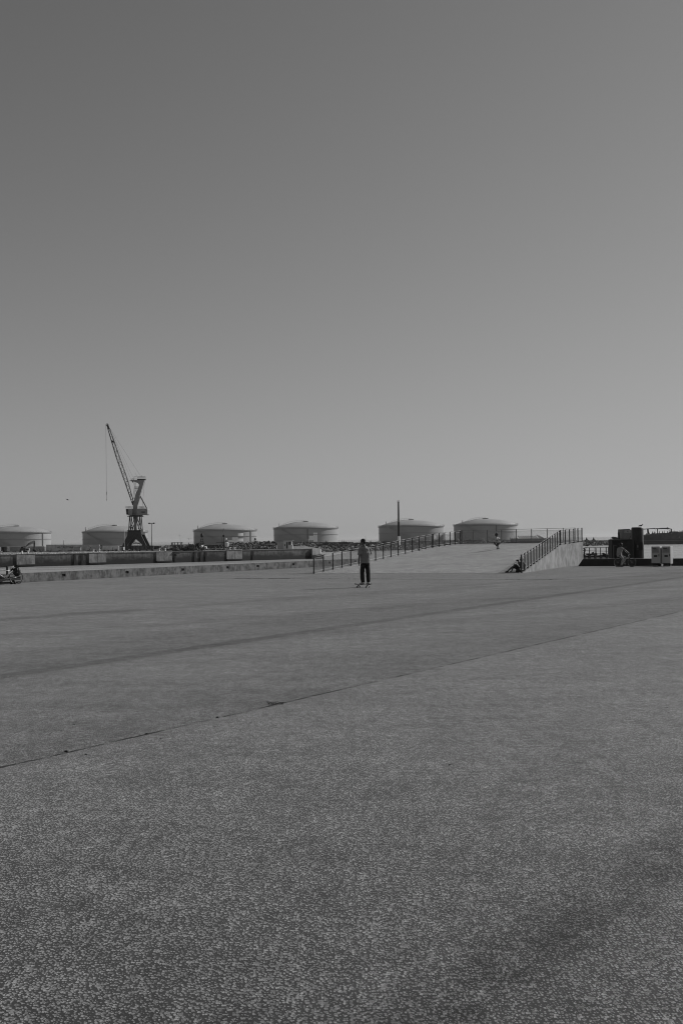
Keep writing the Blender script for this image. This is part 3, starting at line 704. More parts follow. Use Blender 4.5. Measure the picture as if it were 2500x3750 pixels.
# silo, blocks, beacons, poles
mb = MB(); c = P(831, 2003, 330); h_ = 15 * 330 / F; mb.lathe(c, [(.62, 0), (.62, h_), (.5, h_ + .15), (.1, h_ + .25)], 18)
tag(mb.build('silo', M_white, smooth=False), 'small white cylindrical silo left of the rubble', 'silo')
for px, py, w_, lab in ((846, 2001, 1.0, 'small white block beside the white silo'), (737, 2002, 1.1, 'white round-topped vessel behind the lattice beacon'), (750, 2006, 1.6, 'white domed vessel right of the lattice beacon')):
    c = P(px, py + 3, 335); mb = MB(); mb.lathe(c, [(w_ * .5, 0), (w_ * .5, .5), (w_ * .42, .7), (w_ * .2, .82)], 14); tag(mb.build('tank_vessel', M_white), lab, 'vessel')
def frame_rack(pts, D, label):
    t = thing('pipe_rack', label, 'frame', tuple(P(pts[0], pts[3], D))); x0, x1, y0, y1 = pts
    for q in (x0, (x0 + x1) / 2, x1):
        mb = MB(); mb.beam(P(q, y1, D), P(q, y0, D), .12); wb(mb, 'post', M_dgrey, t)
    mb = MB(); mb.beam(P(x0, y0, D), P(x1, y0, D), .14); mb.beam(P(x0, (y0 + y1) / 2, D), P(x1, (y0 + y1) / 2, D), .1); wb(mb, 'rail', M_dgrey, t)
frame_rack((792, 822, 1987, 2004), 332, 'dark steel frame left of the tall thin pole')
frame_rack((770, 786, 1997, 2013), 330, 'low steel frame between the vessels and the silo')
frame_rack((835, 858, 1986.5, 2002), 336, 'steel frame just right of the white silo')
def z4(x, y, D): return P(660 + x / 3.733, 1850 + y / 3.733, D)
bc = thing('lattice_beacon', 'dark lattice beacon topped by two black balls, in front of the third tank', 'beacon', tuple(z4(297, 612, 300)))
mb = MB()
for x0, x1 in ((277, 289), (318, 304)): mb.beam(z4(x0, 600, 300), z4(x0 + (x1 - x0) * .4, 490, 300), .13); mb.beam(z4(x0 + (x1 - x0) * .4, 490, 300), z4(x1, 450, 300), .10); mb.beam(z4(x1, 450, 300), z4(297, 430, 300), .08)
for yy in (465, 495, 525, 545): mb.beam(z4(278, yy, 300), z4(318, yy, 300), .10)
mb.beam(z4(278, 525, 300), z4(318, 495, 300), .06); mb.beam(z4(320, 495, 300), z4(324, 600, 300), .1); mb.beam(z4(297, 432, 300), z4(297, 400, 300), .08); wb(mb, 'tower', M_black, bc)
for yy in (407, 420): mb = MB(); mb.ell(z4(297, yy, 300), (.42, .42, .42 if yy == 420 else .5)); wb(mb, 'ball', M_black, bc, smooth=True)
def pole(px, y0, y1, D, r, m, label, extra=None, cat='pole', name='pole'):
    t = thing(name, label, cat, tuple(P(px, y1, D))); a, b = P(px + (y1 - 1980) * .012, y1, D), P(px + (y0 - 1980) * .012, y0, D)
    a = V(b.x, b.y, a.z); mb = MB(); mb.tube(a, b, r, r * .7, 8); wb(mb, 'shaft', m, t, smooth=True)
    if extra: extra(t, a, b)
    return t
def e1(t, a, b):
    mb = MB(); mb.box(lerp(b, a, .36), (.55, .5, .6)); wb(mb, 'box', M_black, t); mb = MB(); mb.beam(lerp(b, a, .4) + V(-.45, 0, 0), lerp(b, a, .8) + V(-.45, 0, 0), .12); wb(mb, 'ladder', M_black, t)
pole(819, 1935, 2012, 318, .14, M_black, 'tall thin dark pole rising in front of the third tank', e1)
def e2(t, a, b): mb = MB(); mb.ell(b, (.3, .3, .42)); wb(mb, 'lamp', M_white, t)
pole(828, 1974, 1990, 331, .08, M_dgrey, 'short pole with a white lamp on the silo', e2)
def e3(t, a, b): mb = MB(); mb.ell(b, (.36, .36, .36)); wb(mb, 'ball', M_black, t)
pole(934.5, 1974, 1990, 352, .07, M_mgrey, 'short pole with a black ball at the right edge of the third tank', e3)
frame_rack((932, 944, 1981, 1989), 352, 'small railed platform at the right edge of the third tank')
def e4(t, a, b): mb = MB(); mb.beam(b, b + V(-.55, 0, .35), .12); wb(mb, 'lamp_arm', M_lgrey, t)
pole(661, 1962, 2012, 350, .10, M_lgrey, 'pale lamp pole above the dark shed with tubes', e4)
pole(647, 1999, 2013, 348, .07, M_lgrey, 'short white pole in front of the dark shed'); pole(456, 1936, 2014, 352, .11, M_lgrey, 'thin pale pole left of the crane in front of the second tank')
pole(233, 1978, 1997, 380, .10, M_dgrey, 'thin dark mast above the lettered wall'); pole(1338, 1962, 1985, 585, .14, M_mgrey, 'thin antenna directly above the skater cap')
# lamp mast
def e5(t, a, b):
    for dx in (-.85, -.3, .3, .85):
        mb = MB(); mb.box(b + V(dx, -.1, .12 + abs(dx) * .12), (.55, .5, .34)); wb(mb, 'floodlight', M_white if abs(dx) < .5 else M_dgrey, t)
    mb = MB(); mb.beam(b + V(-1.1, 0, 0), b + V(1.1, 0, 0), .16); wb(mb, 'cross_arm', M_dgrey, t)
pole(556.5, 1918, 2012, 360, .13, M_dgrey, 'tall lamp mast right of the harbour crane, bright head', e5, 'lamp mast', 'lamp_mast')
# striped chimney mast
ch = thing('chimney_mast', 'tall tapering mast banded grey, black and white with a railed top', 'mast', tuple(P(1458, 1996, 510)))
c0 = P(1460, 1996, 510); zt = P(1456, 1840, 510).z; z1 = P(1457, 1912, 510).z; z2 = P(1458, 1963.5, 510).z
def rr(z): return lerp(.72, .42, (z - c0.z) / (zt - c0.z))
for nm, a, b, m in (('white_band', c0.z, z2, M_white), ('black_band', z2, z1, M_black), ('grey_band', z1, zt, M_mgrey)):
    mb = MB(); mb.lathe((c0.x, c0.y, 0), [(rr(a), a), (rr(b), b)], 20); wb(mb, nm, m, ch)
mb = MB(); mb.lathe((c0.x, c0.y, 0), [(.25, zt), (.25, zt + .5)], 12)
mb.ring((c0.x, c0.y, zt + .9), (0, 0, 1), .62, .05, 16, 5); mb.ring((c0.x, c0.y, zt + .1), (0, 0, 1), .55, .07, 16, 5)
for k in range(8): a = k * math.pi / 4; mb.beam((c0.x + .55 * math.cos(a), c0.y + .55 * math.sin(a), zt + .1), (c0.x + .62 * math.cos(a), c0.y + .62 * math.sin(a), zt + .9), .05)
wb(mb, 'top_railing', M_mgrey, ch)
# slanted pole barrier behind the ramp
t = thing('raking_pole_barrier', 'dark barrier with a row of long slanting poles, seen through the back fence', 'barrier', tuple(P(1930, 1986, 500)))
mb = MB(); mb.prism([P(1868, 1973.5, 500), P(1996, 1971.5, 500), P(2036, 1971, 500) , P(2052, 1992, 500), P(1868, 1992, 500)], (0, 1.2, 0)); wb(mb, 'wall', M_dgrey, t)
for k in range(20):
    x = 1862 + k * 6.4; up = 11 if k > 4 else 3
    if k > 15: up = 18 - (k - 15) * 3
    mb = MB(); mb.beam(P(x + (0 if k > 4 else 4), 1973 - up, 499), P(x + 24, 1990, 499), .36); wb(mb, 'pole', M_mgrey, t)
for (a, b, lab) in (((1763, 1970), (1781, 1988), 'pair of pale planks leaning behind the back fence of the ramp'), ((1668, 1969), (1690, 1989), 'pale planks leaning where the left and back fences meet')):
    mb = MB()
    for k in range(3): mb.beam(P(a[0] + k * 3, a[1] + k * .6, 480), P(b[0] + k * 3, b[1], 480), .22)
    tag(mb.build('leaning_planks', M_lgrey), lab, 'planks')

# ================================================================== HARBOUR CRANE
DC = 400
def zc(x, y): return P(280 + x / 4.2, 1520 + y / 4.2, DC)
cr = thing('harbour_crane', 'tall old harbour crane with lattice jib raised to the left', 'crane', tuple(zc(920, 2060)))
M_cr = M('crane_grey_paint', .27, .6, .22, .6); M_crd = M('crane_dark_paint', .036, .6, .3, .6)
def trace(name, pts, y, th, m, bevel=.02, parent=cr): mb = MB(); pxp(mb, zc, pts, y, th); return wb(mb, name, m, parent, bevel=bevel)
trace('mast', [(880, 1545), (876, 1400), (890, 1330), (920, 1210), (950, 1150), (972, 1075), (957, 1050), (890, 1024), (840, 1018), (818, 1013), (850, 1004), (890, 998), (1052, 1000), (1050, 1018), (985, 1240), (962, 1340), (946, 1400), (946, 1545)], 0, 1.9, M_cr, .05)
trace('machine_house', [(946, 1440), (1100, 1440), (1112, 1455), (1112, 1530), (1090, 1540), (1020, 1535), (1000, 1546), (946, 1546)], 0, 4.6, M_cr, .06)
trace('machine_house_front', [(778, 1445), (880, 1442), (880, 1546), (825, 1546), (786, 1530)], 0, 4.2, M_cr, .05)
for pts in ([(786, 1452), (812, 1452), (814, 1490), (792, 1490)], [(792, 1495), (814, 1495), (818, 1524), (800, 1524)]): trace('cab_window', pts, -2.13, .08, M_black, 0)
trace('name_plate', [(1022, 1486), (1072, 1486), (1072, 1504), (1022, 1504)], -2.33, .05, M_dgrey, 0)
trace('slew_ring', [(805, 1552), (1016, 1552), (1016, 1563), (805, 1563)], 0, 5.2, M_crd, 0)
trace('under_deck', [(830, 1546), (1010, 1546), (1000, 1552), (840, 1552)], 0, 4, M_crd, 0)
trace('back_strut', [(982, 1240), (990, 1236), (1100, 1442), (1084, 1446), (978, 1258)], 0, .7, M_cr)
def mast_rail(x0, x1, y0, y1, yy, n):
    mb = MB()
    for k in range(n + 1): q = lerp(x0, x1, k / n); mb.beam(zc(q, y1) + V(0, yy, 0), zc(q, y0) + V(0, yy, 0), .06)
    for q in (y0, (y0 + y1) / 2): mb.beam(zc(x0, q) + V(0, yy, 0), zc(x1, q) + V(0, yy, 0), .06)
    return mb
for a in ((770, 862, 1406, 1444, -2.0, 4), (950, 1060, 1408, 1440, -2.1, 6), (770, 862, 1406, 1444, 2.0, 4), (950, 1060, 1408, 1440, 2.1, 6), (893, 945, 948, 1000, -.9, 3), (948, 1065, 948, 985, -1.0, 8), (948, 1065, 948, 985, 1.0, 8), (903, 952, 1097, 1133, -.8, 3)):
    wb(mast_rail(*a), 'railing', M_post, cr)
trace('top_platform', [(945, 985), (1066, 985), (1062, 1000), (945, 1000)], 0, 2.4, M_crd); trace('ladder_platform', [(900, 1131), (952, 1131), (950, 1137), (900, 1137)], 0, 1.6, M_crd, 0)
mb = MB()
for (a, b) in (((905, 1030), (893, 1160)), ((893, 1160), (880, 1285))):
    for dx in (-8, 10): mb.beam(zc(a[0] + dx, a[1]), zc(b[0] + dx, b[1]), .07)
    for k in range(9): p = lerp(a[0], b[0], k / 9), lerp(a[1], b[1], k / 9); mb.beam(zc(p[0] - 8, p[1]), zc(p[0] + 10, p[1]), .05)
mb.beam(zc(868, 1282), zc(900, 1288), .5, .12); mb.beam(zc(905, 1135), zc(925, 1200), .1); mb.beam(zc(935, 1135), zc(925, 1180), .08); wb(mb, 'ladder', M_post, cr)
mb = MB(); mb.ring(zc(865, 1000), (0, 1, 0), 22 * DC / F / 4.2, .07, 20, 6)
for k in range(4): a = k * math.pi / 4; d = V(math.cos(a), 0, math.sin(a)) * .55; mb.beam(zc(865, 1000) - d, zc(865, 1000) + d, .05)
wb(mb, 'mast_pulley', M_black, cr); trace('hook_pulley', [(860, 1015), (880, 1020), (876, 1040), (866, 1038)], 0, .3, M_black)
mb = MB(); mb.beam(zc(1008, 950), zc(1008, 926), .07); mb.beam(zc(932, 935), zc(905, 890), .05); wb(mb, 'antenna', M_post, cr)
# jib: four chords with lacing
jb = MB(); B0, B1 = zc(884, 1372), zc(486, 196)
def jl(t):      # left edge, right edge in zoom px at parameter t (0 foot, 1 tip)
    L = [(0, 868, 1385), (.30, 752, 1040), (.62, 620, 660), (1, 484, 205)]; Rr = [(0, 890, 1375), (.30, 796, 1020), (.62, 652, 610), (1, 512, 205)]
    def it(A):
        for i in range(len(A) - 1):
            if t <= A[i + 1][0]:
                f = (t - A[i][0]) / (A[i + 1][0] - A[i][0]); return zc(lerp(A[i][1], A[i + 1][1], f), lerp(A[i][2], A[i + 1][2], f))
        return zc(*A[-1][1:])
    return it(L), it(Rr)
N = 22; w_of = lambda t: .35 + 1.3 * math.sin(math.pi * min(1, t * .9 + .05))
prev = None
for i in range(N + 1):
    t_ = i / N; a, b = jl(t_); w_ = w_of(t_) / 2; cur = [a + V(0, -w_, 0), a + V(0, w_, 0), b + V(0, -w_, 0), b + V(0, w_, 0)]
    if prev:
        for k in range(4): jb.beam(prev[k], cur[k], .17 if k < 2 else .14)
        for (u, v) in ((0, 2), (1, 3)):
            if i % 2: jb.beam(prev[u], cur[v], .075)
            else: jb.beam(prev[v], cur[u], .075)
        for (u, v) in ((0, 1), (2, 3)):
            if i % 2: jb.beam(prev[u], cur[v], .06)
            else: jb.beam(prev[v], cur[u], .06)
        if i % 3 == 0: jb.beam(cur[0], cur[2], .07); jb.beam(cur[1], cur[3], .07)
    prev = cur
wb(jb, 'jib', M_crd, cr)
trace('jib_foot', [(866, 1370), (860, 1330), (880, 1320), (890, 1360), (894, 1390), (880, 1390)], 0, .9, M_crd); trace('jib_head', [(466, 150), (484, 140), (500, 165), (514, 205), (500, 218), (486, 214)], 0, .7, M_crd)
trace('jib_bracket', [(545, 398), (578, 394), (572, 412), (582, 432), (560, 420)], 0, 1.2, M_black, 0)
mb = MB(); mb.ring(zc(476, 151), (0, 1, 0), 20 * DC / F / 4.2, .07, 20, 6)
for k in range(4): a = k * math.pi / 4; d = V(math.cos(a), 0, math.sin(a)) * .5; mb.beam(zc(476, 151) - d, zc(476, 151) + d, .05)
wb(mb, 'head_pulley', M_black, cr)
mb = MB(); mb.beam(zc(752, 1030), zc(803, 1015), .14); mb.beam(zc(818, 1013), zc(845, 1015), .12); wb(mb, 'buffer_arm', M_black, cr)
mb = MB(); rp = .035
mb.tube(zc(456, 160), zc(465, 1190), rp * 1.25, n=5); wb(mb, 'hoist_rope', M_black, cr)
mb = MB(); mb.tube(zc(465, 1185), zc(465, 1235), .12, .06, 6); mb.tube(zc(465, 1235), zc(466, 1320), .05, n=5); mb.ell(zc(466, 1302), (.1, .1, .22)); mb.ell(zc(465, 1212), (.13, .13, .28)); wb(mb, 'hook', M_black, cr)
mb = MB()
for a, b in (((498, 175), (846, 1000)), ((510, 190), (884, 982)), ((518, 205), (992, 942)), ((1050, 1018), (1016, 1408)), ((880, 1030), (893, 1100))): mb.tube(zc(*a), zc(*b), rp, n=5)
wb(mb, 'luffing_ropes', M_post, cr)
# tower and portal
mb = MB(); mb.loft([zc(910, 1565), zc(915, 1640), zc(912, 1720), zc(914, 1800)], [1.0, .8, .6, .75], 14); wb(mb, 'slewing_column', M_cr, cr, smooth=True)
for yy in (-2.2, 2.2):
    mb = MB()
    for a, b, w_ in (((832, 1563), (824, 1800), .30), ((838, 1563), (850, 1765), .18), ((918, 1568), (844, 1765), .24), ((920, 1568), (990, 1775), .24), ((988, 1563), (1003, 1790), .30), ((984, 1563), (972, 1760), .16), ((826, 1700), (850, 1760), .14)): mb.beam(zc(*a) + V(0, yy * .7, 0), zc(*b) + V(0, yy, 0), w_)
    wb(mb, 'tower_strut', M_crd, cr)
trace('service_deck', [(808, 1770), (1012, 1770), (1008, 1800), (812, 1800)], 0, 5.0, M_crd, 0)
wb(mast_rail(862, 930, 1722, 1770, -2.4, 4), 'railing', M_post, cr)
for yy in (-3.6, 3.6):
    sx = 0 if yy < 0 else 18
    trace('portal_leg', [(822, 1800), (908, 1800), (908, 1885), (826, 1985), (822, 2062), (740, 2062), (742, 2004), (822, 1840)], yy, .9, M_crd)
    trace('portal_leg', [(908, 1800), (1022, 1800), (1026, 1840), (1104, 2000), (1108, 2062), (1046, 2062), (1036, 1990), (990, 1940), (918, 1882)], yy + .02, .88, M_crd)
trace('portal_beam', [(818, 1795), (1026, 1795), (1028, 1838), (816, 1838)], 0, 7.6, M_crd)
trace('tie_beam', [(870, 1962), (995, 1962), (995, 1973), (870, 1973)], 0, .4, M_crd, 0)
mb = MB()
for a, b in (((880, 1940), (1000, 2000)), ((880, 1935), (935, 1880)), ((905, 1890), (960, 1955)), ((870, 1975), (990, 1975)), ((940, 1970), (960, 2055)), ((840, 2000), (1020, 2010))): mb.beam(zc(*a) + V(0, .5, 0), zc(*b) + V(0, .5, 0), .13)
for k in range(6): mb.beam(zc(975 + k * 5, 1975 + k * 6) + V(0, .5, 0), zc(960 + k * 5, 1985 + k * 6) + V(0, .5, 0), .07)
wb(mb, 'access_stair', M_mgrey, cr)

# ================================================================== RIGHT HAND SIDE: PILE, BOXES, CABINETS, JETTY, SHIP
M_pile = M('pile_steel', .020, .5, .5, 1.2, (3, 3, .4)); M_cab = M('cabinet_paint', .43, .5, .06, 1)
M_box = M('dark_box_steel', .022, .7, .25, 1)
DP = 69.0
pile = thing('steel_pile', 'tall black round-shouldered steel pile with a gull standing on it', 'pile', tuple(P(2333, 2046, DP)))
c = P(2333, 2046, DP); zt = P(2333, 1931, DP).z; r0 = 21.5 * DP / F
mb = MB(); mb.lathe((c.x, c.y, 0), [(r0 * 1.06, -4.2), (r0 * 1.04, .8), (r0, zt - .10), (r0 * .96, zt - .04), (r0 * .86, zt)], 40); o = wb(mb, 'shaft', M_pile, pile, smooth=True)
o.modifiers.new('e', 'EDGE_SPLIT').split_angle = R(50)
cf = V(c.x, c.y, 0); vd = V(-c.x, -c.y, 0).normalized(); ang = math.atan2(vd.y, vd.x)
def on_pile(name, px0, y0, px1, y1, m, out=.02):
    a, b = P(px0, y1, DP), P(px1, y0, DP); mid = (a + b) / 2; th = math.asin(max(-1, min(1, (mid.x - c.x) / (r0 * 1.02)))); rq = r0 * (1.03 + out); p = V(c.x + math.sin(th) * rq, c.y - math.cos(th) * rq, mid.z)
    mb = MB(); mb.box(p, (abs(b.x - a.x), .05, abs(b.z - a.z)), th); wb(mb, name, m, pile)
on_pile('plate', 2321, 1986, 2344, 2015, M_box, .0); on_pile('marker', 2323.5, 1987, 2328.5, 1990, M_dgrey, .07); on_pile('marker', 2324, 1995, 2329, 2005, M_mgrey, .07); on_pile('marker', 2324, 2009.5, 2329.5, 2013, M_dgrey, .07)
t = cabin('dark_box', 2240.5, 1974.5, 2316, 2046, 67.6, 1.0, M_box, 'large plain black box between the jetty railing and the pile', 'box')
mb = MB(); a = P(2258.5, 1976, 67.58); b = P(2258.5, 2046, 67.58); mb.beam(a, V(a.x, a.y, b.z), .03); wb(mb, 'seam', M_black, t)
mb = MB(); a, b = P(2240.5, 1974, 67.58), P(2316, 1974, 67.58); mb.beam(a, b, .05, .03); wb(mb, 'top_edge', M_dgrey, t)
mb = MB(); a = P(2280, 2003.5, 67.56); b = P(2292, 2003.5, 67.56); mb.beam(a, b, .02); wb(mb, 'handle', M_mgrey, t)
cabin('black_cabinet', 2247.5, 1998, 2257.5, 2046, 66.9, .3, M_black, 'narrow black cabinet in front of the large black box, behind the cyclist', 'cabinet')
ml = thing('signal_lamp', 'stubby twin-pole signal lamp sticking up behind the black box', 'lamp', tuple(P(2265, 1990, 68.4)))
mb = MB(); a, b = P(2265.8, 1995, 68.4), P(2265.8, 1952, 68.4); mb.tube(a, b, .035, n=8); a, b = P(2261.5, 1995, 68.4), P(2261.2, 1958, 68.4); mb.tube(a, b, .015, n=6); wb(mb, 'pole', M_black, ml)
mb = MB(); p = P(2264.6, 1959, 68.4); mb.lathe(p, [(.085, 0), (.085, .13), (.065, .14), (.065, .22), (.05, .235)], 16); wb(mb, 'lamp_head', M_dgrey, ml)

def bird(name, at, s, heading, label, flying=False):
    mb = MB(); h = V(math.cos(heading), math.sin(heading), 0); u = V(0, 0, 1); w_ = h.cross(u)
    q = lambda a, b, c_=0: at + h * a * s + u * b * s + w_ * c_ * s
    mb.loft([q(-.26, .10), q(-.16, .13), q(-.04, .16), q(.07, .19), q(.12, .23), q(.15, .27)], [.008 * s, .035 * s, .065 * s, .06 * s, .035 * s, .02 * s], 10)
    mb.ell(q(.16, .285), (.034 * s, .03 * s, .03 * s), n=8, m=6); mb.loft([q(.18, .285), q(.235, .275)], [.011 * s, .003 * s], 6)
    if flying:
        for k in (-1, 1): mb.add([q(.05, .18, 0), q(-.08, .18, 0), q(-.10, .26, .30 * k), q(-.04, .20, .62 * k), q(.06, .28, .28 * k)], [(0, 1, 2, 4), (4, 2, 3)])
    else:
        for k in (-1, 1): mb.loft([q(.0, .12, .02 * k), q(.01, .0, .02 * k), q(.04, .0, .02 * k)], .006 * s, 5)
        for k in (-1, 1): mb.ell(q(-.06, .165, .05 * k), (.13 * s, .022 * s, .04 * s), Matrix.Rotation(heading, 3, 'Z'), n=8, m=6)
    return tag(mb.build(name, M('bird_plumage', .05, .8, .4, 20), smooth=True), label, 'bird')
bird('seagull', P(2345, 1931.4, DP), .75, 0, 'gull standing on top of the black pile, facing right')
bird('seagull', P(248, 1834, 120), .75, R(200), 'gull flying left of the crane hook', True)
bird('seagull', P(693, 1978, 200), 1.3, R(100), 'gull flying low between the crane and the third tank', True)
t = cabin

# two cabinets in front of the barrier
def kiosk(px0, px1, y0, y1, D, label, seed):
    a, b = P(px0, y1, D), P(px1, y0, D); w_, h_ = (b.x - a.x) * 1.0, b.z - a.z; rz = R(-35)
    t = thing('cabinet', label, 'cabinet', ((a.x + b.x) / 2 + .14, D + .2, 0), rz, 'pair of pale cabinets'); w_ /= math.cos(R(17)); d_ = .52; z0 = .16
    def bx(nm, x0, x1, z0_, z1_, m, out=.0, th=.02, side=0, parent=t): mb = MB(); mb.box(((x0 + x1) / 2, -d_ / 2 - out, (z0_ + z1_) / 2), (abs(x1 - x0), th, abs(z1_ - z0_))); return mb.build(nm, m, parent)
    mb = MB(); mb.box((0, 0, z0 + (h_ - z0) / 2), (w_, d_, h_ - z0)); mb.build('body', M_cab, t, bevel=.012)
    mb = MB(); mb.box((0, .02, z0 / 2), (w_ * .8, d_ * .8, z0)); mb.build('plinth', M_black, t)
    bx('step', -w_ * .28, w_ * .28, .05, .09, M_mgrey, .02, .06); bx('skirt', -w_ * .5, w_ * .5, z0, z0 + .05, M_dgrey, .006)
    bx('screen_panel', -w_ * .40, w_ * .38, h_ * .72, h_ * .93, M('cab_panel_%d' % seed, .24, .5, .1, 2), .006)
    bx('logo', -w_ * .34, w_ * .10, h_ * .875, h_ * .905, M_black, .018, .01); bx('logo_line', -w_ * .22, w_ * .24, h_ * .855, h_ * .868, M_dgrey, .018, .01)
    bx('caption', -w_ * .15, w_ * .12, h_ * .775, h_ * .785, M_black, .018, .01); bx('seam', -w_ * .42, w_ * .40, h_ * .69, h_ * .70, M_black, .006)
    bx('key_panel', -w_ * .2, w_ * .2, h_ * .47, h_ * .56, M_dgrey, .006); bx('slot', -w_ * .17, w_ * .17, h_ * .55, h_ * .565, M_black, .018, .01)
    p = bx('handle', w_ * .38, w_ * .44, h_ * .50, h_ * .61, M_black, .02, .04)
    for k in range(2 + seed): mb = MB(); mb.ell((w_ * (-.35 + .2 * k), -d_ / 2, h_ * .955), (.014, .012, .014), n=8, m=6); mb.build('button', M_black, t)
kiosk(2384.5, 2413, 1999.8, 2073, 61.9, 'pale grey cabinet with a dark logo, the one nearer the pile', 1)
kiosk(2423, 2452, 1999, 2072.5, 61.7, 'pale grey cabinet with a dark logo, the one nearer the right edge', 2)

# jetty and its railing behind the barrier
DJ = 88.0
jt = thing('jetty', 'concrete jetty on dark piles behind the dark barrier', 'jetty', tuple(P(2190, 2036, DJ)))
a, b = P(2128, 2035, DJ), P(2300, 2035, DJ); mb = MB(); mb.prism([V(a.x, DJ, a.z - .95), V(a.x, DJ, a.z - .12), V(b.x, DJ, a.z - .12), V(b.x, DJ, a.z - .95)], (0, 3, 0)); wb(mb, 'deck', M_lw2, jt)
mb = MB(); mb.prism([V(a.x, DJ - .1, a.z - .12), V(a.x, DJ - .1, a.z), V(b.x, DJ - .1, a.z), V(b.x, DJ - .1, a.z - .12)], (0, 3.2, 0)); wb(mb, 'edge_beam', M_dgrey, jt)
for px in (2136, 2155, 2176, 2197, 2218, 2240, 2262): q = P(px, 2040, DJ); mb = MB(); mb.box((q.x, DJ - .15, -2), (.16, .3, 4.6)); wb(mb, 'pile', M_dgrey, jt)
rl = thing('jetty_railing', 'dark handrail with thin posts along the jetty behind the barrier', 'railing', tuple(P(2190, 2030, DJ)))
for px, w_, top in ((2138.5, .07, 2007), (2156.4, .06, 2006), (2177.3, .06, 2006), (2181.8, .035, 2007), (2197.5, .06, 2005.5), (2217.8, .07, 2005), (2227.5, .11, 2004), (2238, .08, 2003.5)):
    a, b = P(px, 2036, DJ), P(px, top, DJ); mb = MB(); mb.beam(a, V(a.x, a.y, b.z), w_); wb(mb, 'post', M_post, rl)
for y0, y1, w_ in ((2004.5, 2004, .045), (2016.3, 2019.5, .03), (2028.5, 2028, .05)): mb = MB(); mb.beam(P(2138, y0, DJ), P(2244, y1, DJ), w_); wb(mb, 'rail', M_post, rl)
mb = MB(); mb.beam(P(2139, 2026, DJ - .5), P(2144, 2005, DJ - .5), .05); wb(mb, 'brace', M_post, rl)
gp = thing('gate_post', 'thick dark post ladder where the concrete ramp wall ends', 'ladder', tuple(P(2134, 2036, 84)))
mb = MB(); mb.beam(P(2131, 2050, 84), P(2131, 2007, 84), .06); mb.beam(P(2138, 2036, 84), P(2138, 2009, 84), .07); wb(mb, 'stile', M_post, gp)
mb = MB()
for y in (2007.5, 2015, 2024, 2030, 2034): mb.beam(P(2130, y, 84), P(2138, y + 1, 84), .09)
mb.box(P(2134, 2036, 84), (.2, .2, .12)); wb(mb, 'rung', M_black, gp)
# dark boat lying behind the railing
mb = MB(); a, b = P(2140, 2030, 92), P(2184, 2029, 92); L_ = (b - a).length
mb.loft([a + V(0, 0, .05), a + V(.25, 0, 0), lerp(a, b, .5) + V(0, 0, -.05), b + V(-.1, 0, 0), b + V(0, 0, .0)], [(.02, .02), (.16, .10), (.2, .12), (.18, .11), (.16, .10)], 10)
mb.beam(P(2165, 2026, 92), P(2172, 2023, 92), .12); tag(mb.build('dinghy', M_black), 'low dark dinghy lying behind the jetty railing', 'dinghy')
mb = MB(); mb.loft([P(2203, 2034, 86.5), P(2210, 2031, 86.5), P(2216, 2034, 86.5), P(2226, 2035, 86.5)], [.05, .16, .16, .1], 8); mb.beam(P(2204, 2029, 86.5), P(2208, 2025, 86.5), .1)
tag(mb.build('rope_coil', M_black), 'dark heap of rope on the jetty left of the black box', 'rope')
bird('seagull', P(2150, 2003.5, DJ), .9, 0, 'dark gull perched on the jetty railing near the concrete wall')

# two little light towers on the breakwater
for px, lab, sp in ((2146.5, 'left one of two small pointed huts on the breakwater', 0), (2171.5, 'right one of two small pointed huts on the breakwater', 1)):
    D = 655; t = thing('pointed_hut', lab, 'hut', tuple(P(px, 1985, D))); w_ = .18
    mb = MB(); a, b = P(px - 6.2, 1985, D), P(px + 6.5, 1978, D); mb.box(((a.x + b.x) / 2, D, (a.z + b.z) / 2), (b.x - a.x, 2, b.z - a.z)); wb(mb, 'base', M_mgrey, t)
    mb = MB(); q = P(px - 5 + sp, 1977.5, D); mb.box(q, (1.0, 1, .5)); q = P(px + 5, 1977.5, D); mb.box(q, (.6, 1, .4)); wb(mb, 'parapet', M_dgrey, t)
    mb = MB(); mb.loft([P(px + .5, 1978, D), P(px + .3, 1974, D), P(px - 1, 1967.5, D)], [.62, .6, .06], 10)
    if sp: mb.loft([P(px + 2.5, 1978, D), P(px + 2, 1969.5, D)], [.5, .1], 8)
    wb(mb, 'pointed_top', M_dgrey, t)
mb = MB(); p = P(2184.5, 1985, 655); mb.loft([p, P(2184.5, 1980, 655), P(2184.5, 1978, 655)], [.5, .3, .12], 8); tag(mb.build('small_marker', M_dgrey), 'tiny dark marker on the breakwater right of the pointed huts', 'marker')

# ship
DS = 694.0; S = lambda x, y: P(x, y, DS)
ship = thing('ship', 'long dark working ship with deck cranes and spiky masts at the right edge', 'ship', tuple(S(2450, 1993)))
M_hull = M('ship_hull', .035, .7, .2, .05); M_hul2 = M('ship_deckhouse', .07, .8, .35, .08)
def st(name, pts, y, th, m, bevel=0): mb = MB(); pxp(mb, S, pts, y, th); return wb(mb, name, m, ship, bevel=bevel)
st('hull', [(2262, 1977), (2760, 1973), (2790, 1969), (2775, 1994), (2275, 1998), (2262, 1992)], 0, 18, M_hull)
st('rubbing_strake', [(2262, 1980.4), (2764, 1976.4), (2764, 1977.4), (2262, 1981.4)], -9.1, .5, M_mgrey)
st('deckhouse', [(2300, 1977), (2300, 1962), (2352, 1961), (2372, 1956), (2392, 1958), (2394, 1953), (2405, 1953), (2408, 1957), (2424, 1957), (2425, 1952), (2442, 1951.5), (2446, 1956), (2454, 1951), (2462, 1946), (2472, 1947), (2474, 1950), (2490, 1948), (2500, 1952), (2560, 1948), (2640, 1950), (2700, 1955), (2705, 1973)], 0, 11, M_hul2)
st('bridge', [(2268, 1977), (2270, 1938.5), (2294, 1937), (2301, 1943), (2303, 1947), (2308, 1949), (2312, 1956), (2314, 1976)], 0, 12, M_hul2)
